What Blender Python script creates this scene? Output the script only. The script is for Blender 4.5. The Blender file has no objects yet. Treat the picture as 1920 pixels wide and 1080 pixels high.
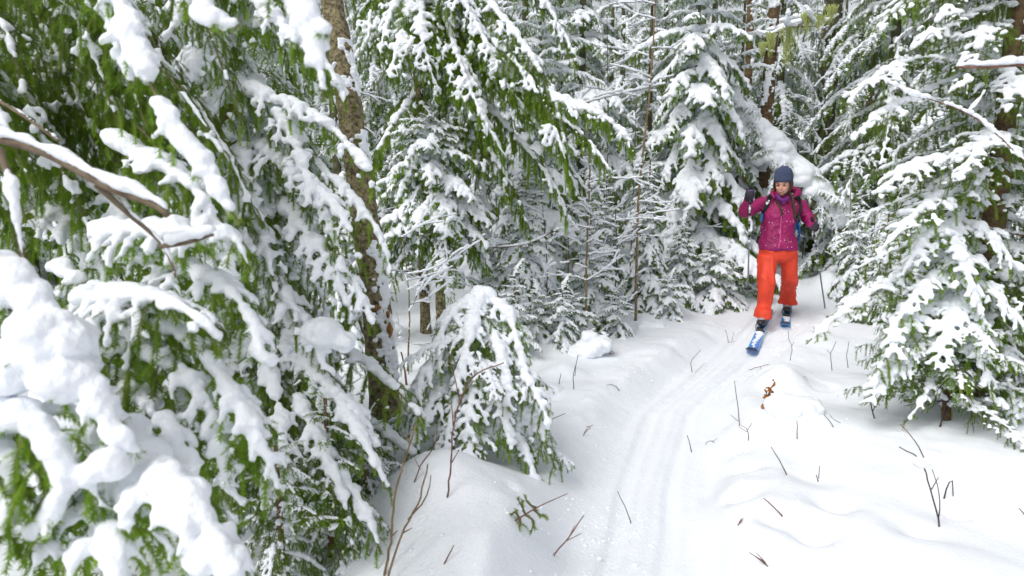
import bpy, math, random
import numpy as np
from mathutils import Vector, Matrix
try:
    import openvdb as vdb
except Exception:
    vdb = None

S = bpy.context.scene
COL = S.collection
R = math.radians
random.seed(7)

# ------------------------------------------------------------------ camera
PITCH = R(9.0); FPX = 1280.0; CAMZ = 1.6
cam_d = bpy.data.cameras.new('camera'); cam = bpy.data.objects.new('camera', cam_d); COL.objects.link(cam)
cam.location = (0, 0, CAMZ); cam.rotation_euler = (math.pi/2 - PITCH, 0, 0)
cam_d.sensor_width = 36; cam_d.lens = 24; cam_d.clip_start = .05; cam_d.clip_end = 500
cam_d.dof.use_dof = True; cam_d.dof.focus_distance = 6.6; cam_d.dof.aperture_fstop = 4.2
S.camera = cam
# ------------------------------------------------------------------ light
W = bpy.data.worlds.new('World'); S.world = W; W.use_nodes = True
nt = W.node_tree; nt.nodes.clear()
sky = nt.nodes.new('ShaderNodeTexSky'); sky.sky_type = 'NISHITA'; sky.sun_disc = False
SUN_EL, SUN_AZ = 52, 225          # azimuth clockwise from +Y
sky.sun_elevation = R(SUN_EL); sky.sun_rotation = R(SUN_AZ); sky.air_density = 1.0; sky.dust_density = 4.0
hsv = nt.nodes.new('ShaderNodeHueSaturation'); hsv.inputs['Saturation'].default_value = .22   # overcast: cloud greys the sky
bg = nt.nodes.new('ShaderNodeBackground'); bg.inputs['Strength'].default_value = .15
wo = nt.nodes.new('ShaderNodeOutputWorld')
nt.links.new(sky.outputs[0], hsv.inputs['Color']); nt.links.new(hsv.outputs[0], bg.inputs[0]); nt.links.new(bg.outputs[0], wo.inputs[0])
sd = bpy.data.lights.new('sun', 'SUN'); sd.energy = .95; sd.angle = R(28); sd.color = (1, .97, .93)
so = bpy.data.objects.new('sun', sd); COL.objects.link(so)
az, el = R(SUN_AZ), R(SUN_EL)
sv = Vector((math.sin(az)*math.cos(el), math.cos(az)*math.cos(el), math.sin(el)))
so.rotation_euler = sv.to_track_quat('Z', 'Y').to_euler(); so.location = (0, -5, 12)
S.view_settings.view_transform = 'Standard'; S.view_settings.look = 'None'
S.view_settings.exposure = 0.24; S.view_settings.gamma = 1
S.render.engine = 'CYCLES'
S.cycles.max_bounces = 9; S.cycles.diffuse_bounces = 8; S.cycles.glossy_bounces = 2; S.cycles.transmission_bounces = 2
S.cycles.transparent_max_bounces = 4; S.cycles.use_denoising = True

# ------------------------------------------------------------------ pixel <-> world (for planning the layout only)
FW = np.array([0, math.cos(PITCH), -math.sin(PITCH)]); UP = np.array([0, math.sin(PITCH), math.cos(PITCH)]); RT = np.array([1., 0, 0])
C0 = np.array([0, 0, CAMZ])
def ray(px, py): return FW + RT*(px-960)/FPX + UP*(540-py)/FPX
def P(px, py, d): return C0 + ray(px, py)*d

# ------------------------------------------------------------------ noise
def _h(ix, iy, iz, s):
    n = (ix*374761393 + iy*668265263 + iz*2147483647 + s*974634777) & 0xffffffff
    n = ((n ^ (n >> 13))*1274126177) & 0xffffffff
    n = ((n ^ (n >> 16))*2246822519) & 0xffffffff
    return ((n ^ (n >> 15)) & 0xffffff)/float(0xffffff)
def vnoise(p, s=0):
    """value noise in [-1, 1] for an (N,3) array"""
    p = np.asarray(p, float); i = np.floor(p).astype(np.int64); f = p-i; f = f*f*(3-2*f)
    out = 0
    for dx in (0, 1):
        wx = f[:, 0] if dx else 1-f[:, 0]
        for dy in (0, 1):
            wy = f[:, 1] if dy else 1-f[:, 1]
            for dz in (0, 1):
                wz = f[:, 2] if dz else 1-f[:, 2]
                out = out + _h(i[:, 0]+dx, i[:, 1]+dy, i[:, 2]+dz, s)*wx*wy*wz
    return out*2-1
def fbm(p, s=0, o=4):
    a, t, out = 1., 0., 0
    p = np.asarray(p, float)
    for k in range(o):
        out = out + a*vnoise(p*(2.03**k)+k*17.3, s+k); t += a; a *= .5
    return out/t
def sstep(a, b, x): 
    t = np.clip((x-a)/(b-a), 0, 1); return t*t*(3-2*t)

# ------------------------------------------------------------------ ground
TRY = [0, 2.6, 3.5, 4.8, 6.1, 7.4, 8.2, 10, 12, 16, 24]; TRX = [.1, .50, .74, 1.18, 1.98, 2.78, 3.25, 4.1, 4.9, 6.5, 9.5]
MOUNDS = [  # x, y, radius, height
    (-.35, 3.1, .38, .26), (-.05, 2.35, .35, .12), (-.45, 4.0, .45, .18), (.25, 6.3, .3, .14), (.42, 5.4, .16, .10),
    (1.75, 7.9, .32, .25), (2.08, 5.05, .17, .15), (2.2, 5.35, .22, .10), (1.3, 3.1, .55, .09), (2.6, 3.3, .8, .14), (1.9, 4.2, .5, .08),
    (3.4, 4.1, .6, .15), (2.9, 5.0, .5, .12), (1.7, 2.3, .4, .09), (2.2, 2.0, .4, .06), (1.2, 9.2, .6, .15), (2.4, 9.4, .3, .15),
    (-1.2, 4.8, .6, .1), (.9, 8.5, .5, .2), (4.4, 9.6, .4, .2), (3.9, 6.6, .5, .1), (1.05, 2.45, .2, -.09), (1.3, 2.75, .10, -.10), (1.0, 3.5, .10, -.07), (1.12, 3.15, .09, -.08), (1.28, 3.55, .08, -.07), (1.5, 3.0, .09, -.07), (1.22, 2.3, .10, -.09),
    (1.45, 2.35, .13, -.07), (1.75, 2.75, .10, -.05), (1.17, 2.85, .08, -.05), (1.55, 3.35, .12, -.04), (-1.6, 2.6, .8, -.25), (-.75, 2.1, .3, -.15), (-.2, 2.7, .45, .12),
    (1.34, 3.9, .14, -.05), (1.95, 3.0, .14, -.04), (.45, 2.0, .4, -.03), (3.0, 8.9, .3, .05), (2.55, 6.0, .25, .05), (2.95, 6.5, .3, .07), (2.1, 7.0, .12, -.04), (1.6, 6.3, .12, -.05), (1.5, 5.7, .10, -.05)]
def ground_z(x, y):
    x = np.atleast_1d(np.asarray(x, float)); y = np.atleast_1d(np.asarray(y, float))
    q = np.stack([x, y, x*0], 1)
    h = .09*fbm(q*.8, 3, 3) + .026*fbm(q*2.6+5, 9, 3) + .003*fbm(q*14, 19, 2)
    for mx, my, r, a in MOUNDS: h += a*np.exp(-((x-mx)**2+(y-my)**2)/(r*r))
    cx = np.interp(y, TRY, TRX); slope = np.interp(y, TRY, np.gradient(TRX, TRY))
    d = (x-cx)/np.sqrt(1+slope**2)
    w = 1-sstep(.24, .52, np.abs(d + .06*vnoise(q*2.2, 21)))
    base = np.interp(y, [0, 6.2, 6.9, 7.4, 8, 10, 12, 16, 30, 80], [-.07, -.10, -.06, -.01, .04, .13, .2, .45, 2.0, 9])
    side = np.interp(y, [0, 6, 8, 10], [0, 0, .04, .13]) + np.interp(y, [10, 12, 16, 30, 80], [0, .07, .32, 1.9, 8.9])
    h = h-.03*sstep(.62, .70, vnoise(q*3.4, 33))*sstep(1.6, 1.2, np.abs(d))*sstep(5.5, 4.5, y)
    bank = side + h + .02*sstep(.55, .35, np.abs(d))*0 + .012*np.maximum(0, vnoise(q*9, 41))*np.exp(-((np.abs(d)-.48)/.16)**2) + .025*np.exp(-((np.abs(d)-.55)/.2)**2)
    tr = base + .010*fbm(q*2.2, 5, 2) + .0035*vnoise(np.stack([d*26, y*1.1, y*0], 1), 12) + .003*fbm(q*16, 13, 2)
    for off in (-.13, .12):
        o = off + .02*vnoise(np.stack([y*1.3, y*0+off*9, y*0], 1), 4)
        tr -= .025*np.exp(-((d-o)/.040)**6)*(.85+.15*vnoise(np.stack([y*1.5, y*0+off*90, y*0], 1), 6))
    tr += .012*np.exp(-((d-.0)/.03)**2)
    tr -= .03*np.exp(-((d-.33)/.05)**2)*sstep(4.5, 3.6, y)
    z = bank*(1-w)+tr*w
    far = sstep(14, 40, np.hypot(x, y))*0
    return z+far
def gz(x, y): return float(ground_z(x, y)[0])
def G(px, py):
    """the point of the ground seen at a pixel of the photograph"""
    r = ray(px, py); t = np.arange(1.2, 30, .05)
    pts = C0+t[:, None]*r
    below = pts[:, 2] < ground_z(pts[:, 0], pts[:, 1])
    k = int(np.argmax(below)) if below.any() else len(t)-1
    a, b = t[max(k-1, 0)], t[k]
    for _ in range(12):
        m = (a+b)/2; q = C0+m*r
        if q[2] < gz(q[0], q[1]): b = m
        else: a = m
    return C0+b*r, b

# ------------------------------------------------------------------ materials
def nodes(name):
    m = bpy.data.materials.new(name); m.use_nodes = True; t = m.node_tree
    return m, t, t.nodes['Principled BSDF']
def mat(name, col, rough=.7, var=0, scale=20, bump=0, bscale=60, metal=0, col2=None, coat=0, lo=.35, hi=.65):
    m, t, b = nodes(name)
    b.inputs['Base Color'].default_value = (*col, 1); b.inputs['Roughness'].default_value = rough; b.inputs['Metallic'].default_value = metal
    b.inputs['Coat Weight'].default_value = coat
    tc = t.nodes.new('ShaderNodeTexCoord')
    if col2:
        n = t.nodes.new('ShaderNodeTexNoise'); n.inputs['Scale'].default_value = scale; n.inputs['Detail'].default_value = 5; n.inputs['Roughness'].default_value = .65
        r = t.nodes.new('ShaderNodeValToRGB'); r.color_ramp.elements[0].position = lo; r.color_ramp.elements[1].position = hi
        r.color_ramp.elements[0].color = (*col, 1); r.color_ramp.elements[1].color = (*col2, 1)
        t.links.new(tc.outputs['Object'], n.inputs['Vector']); t.links.new(n.outputs[0], r.inputs[0]); t.links.new(r.outputs[0], b.inputs['Base Color'])
    if bump:
        n = t.nodes.new('ShaderNodeTexNoise'); n.inputs['Scale'].default_value = bscale; n.inputs['Detail'].default_value = 4
        u = t.nodes.new('ShaderNodeBump'); u.inputs['Strength'].default_value = bump; u.inputs['Distance'].default_value = .01
        t.links.new(tc.outputs['Object'], n.inputs['Vector']); t.links.new(n.outputs[0], u.inputs['Height']); t.links.new(u.outputs[0], b.inputs['Normal'])
    return m
def snow_mat(name, bump):
    m, t, b = nodes(name)
    b.inputs['Base Color'].default_value = (.87, .90, .95, 1); b.inputs['Roughness'].default_value = .62
    b.inputs['Specular IOR Level'].default_value = .25
    tc = t.nodes.new('ShaderNodeTexCoord')
    n1 = t.nodes.new('ShaderNodeTexNoise'); n1.inputs['Scale'].default_value = 55; n1.inputs['Detail'].default_value = 6; n1.inputs['Roughness'].default_value = .62
    u = t.nodes.new('ShaderNodeBump'); u.inputs['Strength'].default_value = bump; u.inputs['Distance'].default_value = .012
    t.links.new(tc.outputs['Object'], n1.inputs['Vector']); t.links.new(n1.outputs[0], u.inputs['Height']); t.links.new(u.outputs[0], b.inputs['Normal'])
    return m
M_SNOW = snow_mat('snow', .6); M_GROUND = snow_mat('ground_snow', .6)
def needle_mat(name, c1, c2):
    m, t, b = nodes(name)
    oi = t.nodes.new('ShaderNodeObjectInfo'); tc = t.nodes.new('ShaderNodeTexCoord')
    n = t.nodes.new('ShaderNodeTexNoise'); n.inputs['Scale'].default_value = 7; n.inputs['Detail'].default_value = 3
    r = t.nodes.new('ShaderNodeValToRGB'); r.color_ramp.elements[0].position = .3; r.color_ramp.elements[1].position = .7
    r.color_ramp.elements[0].color = (*c1, 1); r.color_ramp.elements[1].color = (*c2, 1)
    h = t.nodes.new('ShaderNodeHueSaturation'); mr = t.nodes.new('ShaderNodeMapRange')
    mr.inputs['To Min'].default_value = .8; mr.inputs['To Max'].default_value = 1.35
    t.links.new(tc.outputs['Object'], n.inputs['Vector']); t.links.new(n.outputs[0], r.inputs[0]); t.links.new(r.outputs[0], h.inputs['Color'])
    t.links.new(oi.outputs['Random'], mr.inputs[0]); t.links.new(mr.outputs[0], h.inputs['Value'])
    t.links.new(h.outputs[0], b.inputs['Base Color']); b.inputs['Roughness'].default_value = .5; b.inputs['Specular IOR Level'].default_value = .3
    tr = t.nodes.new('ShaderNodeBsdfTranslucent'); mx = t.nodes.new('ShaderNodeMixShader'); mx.inputs[0].default_value = .4
    t.links.new(h.outputs[0], tr.inputs['Color'])
    out = t.nodes['Material Output']
    t.links.new(b.outputs[0], mx.inputs[1]); t.links.new(tr.outputs[0], mx.inputs[2]); t.links.new(mx.outputs[0], out.inputs['Surface'])
    return m
M_NEEDLE = needle_mat('fir_needles', (.088, .175, .005), (.215, .34, .026))
M_NEEDLE_D = needle_mat('dark_spruce_needles', (.07, .13, .008), (.18, .27, .032))
M_TWIG = mat('twig_bark', (.10, .065, .04), .85, col2=(.19, .15, .10), scale=30)
M_BARK = mat('mossy_bark', (.05, .04, .02), .95, col2=(.30, .25, .14), scale=38, bump=1.6, bscale=30, lo=.38, hi=.62)
M_BARK2 = mat('red_brown_bark', (.06, .035, .018), .95, col2=(.20, .13, .065), scale=22, bump=.9, bscale=60)
M_BARK3 = mat('grey_olive_bark', (.05, .05, .025), .95, col2=(.16, .15, .085), scale=14, bump=.8, bscale=30)
M_MOSS = mat('moss', (.09, .11, .015), .95, col2=(.20, .20, .04), scale=60, bump=.8, bscale=150)
M_STEM = mat('sapling_bark', (.12, .07, .035), .7, col2=(.26, .19, .10), scale=25)
M_TWIG2 = mat('reddish_twig', (.10, .035, .025), .7, col2=(.22, .10, .06), scale=40)
M_TWIG3 = mat('dark_twig', (.035, .025, .025), .7, col2=(.09, .06, .06), scale=40)

# ------------------------------------------------------------------ mesh tools
def make_mesh(name, V, T=None, Q=None, mats=(), tm=None, qm=None, smooth=True):
    V = np.asarray(V, np.float32).reshape(-1, 3)
    T = np.zeros((0, 3), np.int32) if T is None else np.asarray(T, np.int32).reshape(-1, 3)
    Q = np.zeros((0, 4), np.int32) if Q is None else np.asarray(Q, np.int32).reshape(-1, 4)
    me = bpy.data.meshes.new(name)
    me.vertices.add(len(V)); me.vertices.foreach_set('co', V.ravel())
    nl = len(T)*3+len(Q)*4; me.loops.add(nl); me.loops.foreach_set('vertex_index', np.concatenate([T.ravel(), Q.ravel()]).astype(np.int32))
    nf = len(T)+len(Q); me.polygons.add(nf)
    st = np.concatenate([np.arange(len(T))*3, len(T)*3+np.arange(len(Q))*4]).astype(np.int32)
    me.polygons.foreach_set('loop_start', st)
    if tm is not None or qm is not None:
        mi = np.concatenate([np.zeros(len(T), np.int32) if tm is None else tm, np.zeros(len(Q), np.int32) if qm is None else qm]).astype(np.int32)
        me.polygons.foreach_set('material_index', mi)
    me.polygons.foreach_set('use_smooth', np.full(nf, smooth))
    for m in mats: me.materials.append(m)
    me.update(calc_edges=True)
    return me
class Acc:
    def __init__(s): s.V = []; s.T = []; s.Q = []; s.tm = []; s.qm = []; s.n = 0
    def add(s, V, T=None, Q=None, m=0):
        V = np.asarray(V, float).reshape(-1, 3); s.V.append(V)
        if T is not None and len(T): T = np.asarray(T).reshape(-1, 3); s.T.append(T+s.n); s.tm.append(np.full(len(T), m))
        if Q is not None and len(Q): Q = np.asarray(Q).reshape(-1, 4); s.Q.append(Q+s.n); s.qm.append(np.full(len(Q), m))
        s.n += len(V); return s
    def arrays(s):
        return (np.concatenate(s.V) if s.V else np.zeros((0, 3)), np.concatenate(s.T) if s.T else np.zeros((0, 3), int), np.concatenate(s.Q) if s.Q else np.zeros((0, 4), int))
    def mesh(s, name, mats, smooth=True):
        V, T, Q = s.arrays()
        return make_mesh(name, V, T, Q, mats, np.concatenate(s.tm) if s.tm else None, np.concatenate(s.qm) if s.qm else None, smooth)
def frames(pts):
    T = np.gradient(pts, axis=0); T /= np.linalg.norm(T, axis=1)[:, None]+1e-9
    ref = np.array([.12, .3, .95]) if abs(T[:, 2]).mean() < .8 else np.array([1, .2, .1])
    A = np.cross(T, ref); A /= np.linalg.norm(A, axis=1)[:, None]+1e-9
    return T, A, np.cross(A, T)
def tube(pts, rad, sides=8, sx=1, sy=1, caps=True):
    pts = np.asarray(pts, float); n = len(pts); rad = np.broadcast_to(np.asarray(rad, float), (n,))
    T, A, B = frames(pts); a = np.arange(sides)*2*np.pi/sides
    V = pts[:, None]+rad[:, None, None]*(np.cos(a)[None, :, None]*A[:, None]*sx+np.sin(a)[None, :, None]*B[:, None]*sy)
    V = V.reshape(-1, 3)
    i = np.arange(n-1)[:, None]*sides; j = np.arange(sides)[None]; k = (j+1) % sides
    Q = np.stack([i+j, i+sides+j, i+sides+k, i+k], -1).reshape(-1, 4)
    Tt = []
    if caps:
        V = np.concatenate([V, pts[:1], pts[-1:]]); c0, c1 = n*sides, n*sides+1; l = (n-1)*sides
        jj = np.arange(sides); kk = (jj+1) % sides
        Tt = np.concatenate([np.stack([jj*0+c0, jj, kk], 1), np.stack([jj*0+c1, l+kk, l+jj], 1)])
    return V, Tt, Q
def resample(pts, n):
    pts = np.asarray(pts, float)
    if len(pts) > 2:      # Catmull-Rom first
        P_ = np.concatenate([2*pts[:1]-pts[1:2], pts, 2*pts[-1:]-pts[-2:-1]]); out = []
        for i in range(1, len(P_)-2):
            t = np.linspace(0, 1, 8, endpoint=False)[:, None]
            a, b, c, d = P_[i-1], P_[i], P_[i+1], P_[i+2]
            out.append(.5*((2*b)+(c-a)*t+(2*a-5*b+4*c-d)*t**2+(3*b-a-3*c+d)*t**3))
        pts = np.concatenate(out+[pts[-1:]])
    s = np.concatenate([[0], np.cumsum(np.linalg.norm(np.diff(pts, axis=0), axis=1))])
    u = np.linspace(0, s[-1], n)
    return np.stack([np.interp(u, s, pts[:, k]) for k in range(3)], 1)
def plen(p): return float(np.linalg.norm(np.diff(np.asarray(p), axis=0), axis=1).sum())

def _ico():
    t = (1+5**.5)/2
    v = np.array([(-1, t, 0), (1, t, 0), (-1, -t, 0), (1, -t, 0), (0, -1, t), (0, 1, t), (0, -1, -t), (0, 1, -t), (t, 0, -1), (t, 0, 1), (-t, 0, -1), (-t, 0, 1)], float)
    v /= np.linalg.norm(v[0])
    f = np.array([(0, 11, 5), (0, 5, 1), (0, 1, 7), (0, 7, 10), (0, 10, 11), (1, 5, 9), (5, 11, 4), (11, 10, 2), (10, 7, 6), (7, 1, 8), (3, 9, 4), (3, 4, 2), (3, 2, 6), (3, 6, 8), (3, 8, 9), (4, 9, 5), (2, 4, 11), (6, 2, 10), (8, 6, 7), (9, 8, 1)])
    return v, f
ICO0 = _ico()
def _sub(v, f):
    V = list(map(tuple, v)); idx = {}; F = []
    def mid(a, b):
        k = (min(a, b), max(a, b))
        if k not in idx:
            m = (np.array(V[a])+np.array(V[b])); m /= np.linalg.norm(m); idx[k] = len(V); V.append(tuple(m))
        return idx[k]
    for a, b, c in f:
        x, y, z = mid(a, b), mid(b, c), mid(c, a); F += [(a, x, z), (b, y, x), (c, z, y), (x, y, z)]
    return np.array(V), np.array(F)
ICO1 = _sub(*ICO0); ICO2 = _sub(*ICO1)
def balls(C, r, ico=ICO1, sc=(1, 1, 1)):
    C = np.asarray(C, float).reshape(-1, 3); r = np.asarray(r, float).reshape(-1)
    v, f = ico
    V = C[:, None]+v[None]*np.array(sc)*r[:, None, None]
    F = f[None]+(np.arange(len(C))*len(v))[:, None, None]
    return V.reshape(-1, 3), F.reshape(-1, 3)
def relax(V, Q, it, k=.5):
    V = np.array(V, float); n = len(V)
    e = np.concatenate([Q[:, [0, 1]], Q[:, [1, 2]], Q[:, [2, 3]], Q[:, [3, 0]]])
    e = np.concatenate([e, e[:, ::-1]]); cnt = np.bincount(e[:, 0], minlength=n)[:, None]+1e-9
    for _ in range(it):
        a = np.stack([np.bincount(e[:, 0], weights=V[e[:, 1], c], minlength=n) for c in range(3)], 1)/cnt
        V += k*(a-V)
    return V
def fuse(V, T, Q, voxel, smooth=3, k=.5):
    """union of closed pieces as one clean surface: (V, Q)"""
    V = np.asarray(V, np.float32)
    T = np.zeros((0, 3), np.uint32) if T is None or not len(T) else np.asarray(T, np.uint32)
    Q = np.zeros((0, 4), np.uint32) if Q is None or not len(Q) else np.asarray(Q, np.uint32)
    if vdb is not None:
        g = vdb.FloatGrid.createLevelSetFromPolygons(V, triangles=T, quads=Q, transform=vdb.createLinearTransform(voxelSize=voxel), halfWidth=2.0)
        v, q = g.convertToQuads()
        q = np.asarray(q)[:, ::-1].astype(int); v = np.asarray(v, float)
    else:
        ob = bpy.data.objects.new('tmp', make_mesh('tmp', V, T, Q)); COL.objects.link(ob)
        md = ob.modifiers.new('r', 'REMESH'); md.mode = 'VOXEL'; md.voxel_size = voxel
        dg = bpy.context.evaluated_depsgraph_get(); me = bpy.data.meshes.new_from_object(ob.evaluated_get(dg))
        v = np.zeros(len(me.vertices)*3); me.vertices.foreach_get('co', v); v = v.reshape(-1, 3)
        q = np.array([tuple(p.vertices) for p in me.polygons if len(p.vertices) == 4])
        bpy.data.objects.remove(ob)
    if len(q) == 0: return v, q
    return relax(v, q, smooth, k), q
def quad_normals(V, Q):
    n = np.cross(V[Q[:, 2]]-V[Q[:, 0]], V[Q[:, 3]]-V[Q[:, 1]]); N = np.zeros_like(V)
    for c in range(4):
        for k in range(3): N[:, k] += np.bincount(Q[:, c], weights=n[:, k], minlength=len(V))
    return N/(np.linalg.norm(N, axis=1)[:, None]+1e-12)
def snow_mesh(name, C, r, voxel=.008, smooth=3, sc=(1.08, 1.08, .86), rough=.25, m=None):
    C = np.asarray(C); r = np.asarray(r)
    if len(C) == 0: return None
    V, T = balls(C, r, ICO1 if len(C) < 5000 else ICO0, sc)
    V, Q = fuse(V, T, None, voxel, smooth)
    if len(Q) == 0: return None
    N = quad_normals(V, Q)
    V = V+N*(fbm(V*40, 3, 3)*.0075*rough*4)[:, None]
    return make_mesh(name, V, None, Q, [m or M_SNOW])

def empty(name, loc=(0, 0, 0), rz=0):
    o = bpy.data.objects.new(name, None); COL.objects.link(o); o.location = loc; o.rotation_euler = (0, 0, rz); o.empty_display_size = .1
    return o
def tag(o, label=None, cat=None, group=None, kind=None):
    if label: o['label'] = label
    if cat: o['category'] = cat
    if group: o['group'] = group
    if kind: o['kind'] = kind
    return o
def obj(name, me, parent=None, loc=None):
    o = bpy.data.objects.new(name, me); COL.objects.link(o)
    if parent is not None: o.parent = parent
    if loc is not None: o.location = loc
    if name == 'snow': o['kind'] = 'stuff'
    return o

# ------------------------------------------------------------------ build the ground
def axis(knots):
    out = []
    for (a, b, st) in knots: out.append(np.arange(a, b, st))
    return np.concatenate(out+[[knots[-1][1]]])
gx = axis([(-70, -12, 2.5), (-12, -5, .5), (-5, -1.2, .08), (-1.2, 3.9, .018), (3.9, 8, .09), (8, 16, .5), (16, 70, 2.7)])
gy = axis([(-25, -2, 1.5), (-2, 1.6, .2), (1.6, 9.0, .021), (9.0, 16, .09), (16, 40, .6), (40, 85, 2.5)])
XX, YY = np.meshgrid(gx, gy); gxx, gyy = XX.ravel(), YY.ravel()
GZ = ground_z(gxx, gyy)
nx, ny = len(gx), len(gy); ii = (np.arange(ny-1)[:, None]*nx+np.arange(nx-1)[None]).ravel()
tag(obj('snowy_ground', make_mesh('snowy_ground', np.stack([gxx, gyy, GZ], 1), None, np.stack([ii, ii+1, ii+nx+1, ii+nx], 1), [M_GROUND])), kind='structure')

# ------------------------------------------------------------------ boughs
def unit(v): return v/(np.linalg.norm(v)+1e-9)
ZZ = np.array([0, 0, 1.])
def gen_bough(spine, side_len=.28, hang=.5, snow=1., sr=.022, spine_r=.006, seed=0, dens=1., spine_snow=1.5, bare=.1, needles=.015,
              voxel=.0075, style='pads', extra=(), mats=None, nw=.0026, skirt=.6, grain=10., spacing=.045, thresh=-.15, sub=True, smooth=2, off=.35):
    rs = np.random.RandomState(seed+11)
    spine = resample(spine, 40); L = plen(spine)
    A = Acc()
    A.add(*tube(spine, np.linspace(spine_r, spine_r*.25, 40), 6), m=0)
    n = max(4, int(L/spacing)); twigs = []
    T_, A_, B_ = frames(spine)
    for i in range(n):
        t = (i+.5)/n
        if t < bare: continue
        k = min(38, int(t*39)); p = spine[k]; T = unit(spine[k+1]-spine[k])
        Sd = np.cross(T, ZZ)
        if np.linalg.norm(Sd) < .25: Sd = Sd+np.array([.6, .1, 0])
        Sd = unit(Sd-T*np.dot(Sd, T)); N = np.cross(Sd, T)
        prof = (1-t)**.55*min(1., (t-bare)/.18+.35)+.10
        l = side_len*prof*(.65+.6*rs.rand()); a = R(42+22*rs.rand()); sg = 1 if i % 2 else -1
        d = unit(math.cos(a)*T+sg*math.sin(a)*Sd+N*(rs.rand()-.45)*.35)
        q = [p]; st = l/6
        for j in range(6):
            d = unit(d+np.array([0, 0, -hang*(.10+.09*j)])+(rs.rand(3)-.5)*.10); q.append(q[-1]+d*st)
        twigs.append((np.array(q), 1))
        if sub:
            ns = int(l/.032)
            for j in range(ns):
                s = (j+.6)/ns
                if s > .92: continue
                f = s*6; m = int(f); b = q[m]+(q[m+1]-q[m])*(f-m); TT = unit(q[m+1]-q[m]); S2 = np.cross(TT, N)
                S2 = unit(S2-TT*np.dot(S2, TT)) if np.linalg.norm(S2) > .1 else Sd
                l2 = min(.085, .38*l*(1-s)+.018)*(.7+.6*rs.rand()); a2 = R(40+20*rs.rand()); s2 = 1 if j % 2 else -1
                d2 = unit(math.cos(a2)*TT+s2*math.sin(a2)*S2-ZZ*hang*.22+(rs.rand(3)-.5)*.2)
                m1 = b+d2*l2*.5; d3 = unit(d2-ZZ*hang*.4); twigs.append((np.array([b, m1, m1+d3*l2*.5]), 2))
                if rs.rand() < skirt*(1-.4*s):      # green skirt of twigs hanging under the snow
                    d4 = unit(TT*(.25+.4*rs.rand())+s2*S2*.35*(rs.rand()-.3)-ZZ*(.5+.7*rs.rand())); l4 = (.04+.07*rs.rand())*min(1.3, side_len/.22)
                    m1 = b+d4*l4*.5; twigs.append((np.array([b, m1, m1+unit(d4-ZZ*.4)*l4*.5]), 3))
    # needles
    P0, DD = [], []
    for q, lv in twigs+[(spine[int(40*bare):], 0)]:
        l = plen(q); m = max(3, int(l/(.0042/dens))); u = np.linspace(.02, .995, m)*(len(q)-1); i = np.minimum(u.astype(int), len(q)-2); f = (u-i)[:, None]
        P0.append(q[i]*(1-f)+q[i+1]*f); T = q[i+1]-q[i]; DD.append(T/(np.linalg.norm(T, axis=1)[:, None]+1e-9))
        if lv == 1: A.add(*tube(q, np.linspace(.0022, .0008, len(q)), 3, caps=False), m=0)
    P0 = np.concatenate(P0); DD = np.concatenate(DD); m = len(P0)
    S1 = np.cross(DD, ZZ+.001); S1 /= np.linalg.norm(S1, axis=1)[:, None]+1e-6; N1 = np.cross(S1, DD)
    V = []; 
    for sg, up in ((1, .12), (-1, .12), (.45, -.75), (-.5, .6)):
        ang = .75+.35*rs.rand(m, 1)
        d = DD*np.cos(ang)+(sg*S1+up*N1)*np.sin(ang)+(rs.rand(m, 3)-.5)*.35
        d /= np.linalg.norm(d, axis=1)[:, None]
        ln = needles*(.75+.5*rs.rand(m, 1)); w = np.cross(d, N1+.3*S1*sg); w /= np.linalg.norm(w, axis=1)[:, None]+1e-6
        w = w*nw*.5
        pp = P0+DD*(rs.rand(m, 1)*.004)
        V.append(np.stack([pp-w, pp+w, pp+d*ln], 1))
    V = np.concatenate(V).reshape(-1, 3)
    A.add(V, T=np.arange(len(V)).reshape(-1, 3), m=1)
    me = A.mesh('bough', mats or [M_TWIG, M_NEEDLE], smooth=False)
    # snow
    sm = None
    if snow > 0 and style == 'pads':
        C, rr = [], []
        for q, lv in twigs+[(spine, 0)]:
            if lv == 3: continue
            l = plen(q); step = sr*(.42 if voxel < .5 else .85)*(1.3 if lv == 0 else 1); m = max(2, int(l/step)); u = np.linspace(0 if lv else .03, .97, m)
            x = u*(len(q)-1); i = np.minimum(x.astype(int), len(q)-2); f = (x-i)[:, None]
            pp = q[i]*(1-f)+q[i+1]*f; T = q[i+1]-q[i]; T /= np.linalg.norm(T, axis=1)[:, None]+1e-9
            hz = np.sqrt(np.clip(1-T[:, 2]**2, 0, 1))
            nz = vnoise(pp*22+seed, 5)+.35*(rs.rand(m) > .93); lo = .6*vnoise(pp*grain+seed*3.1, 8)+.4*vnoise(pp*grain*2.7+seed, 18)
            base = sr*snow*(spine_snow if lv == 0 else (1. if lv == 1 else .66))
            r = base*(.78+.5*nz+.3*rs.rand(m))*(.45+.6*hz)*(1-.5*u**2)
            keep = (lo > thresh - (.4 if lv == 0 else 0) + (.06 if lv == 2 else 0)) & (r > (voxel*.75 if voxel < .5 else .005))
            r = r[keep]; pp = pp[keep]
            C.append(pp+ZZ*(r*off)[:, None]+(rs.rand(len(r), 3)-.5)*(r*.5)[:, None]); rr.append(r)
        C = np.concatenate(C); rr = np.concatenate(rr)
        if len(extra):
            e = np.array(extra); 
            for (x, y, z, r) in e:
                k = 26; dv = rs.randn(k, 3); dv /= np.linalg.norm(dv, axis=1)[:, None]
                C = np.concatenate([C, [[x, y, z]], np.array([x, y, z])+dv*r*.55*np.array([1, 1, .8])]); rr = np.concatenate([rr, [r*.85], r*(.35+.25*rs.rand(k))])
        if voxel > .5:
            V, T = balls(C, rr*(.9+.2*rs.rand(len(rr))), ICO0, (1.25, 1.25, .8)); sm = make_mesh('snow', V, T, None, [M_SNOW])
        else: sm = snow_mesh('snow', C, rr, voxel, smooth)
    elif snow > 0:     # thin lines of snow along every twig
        B = Acc()
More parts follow.
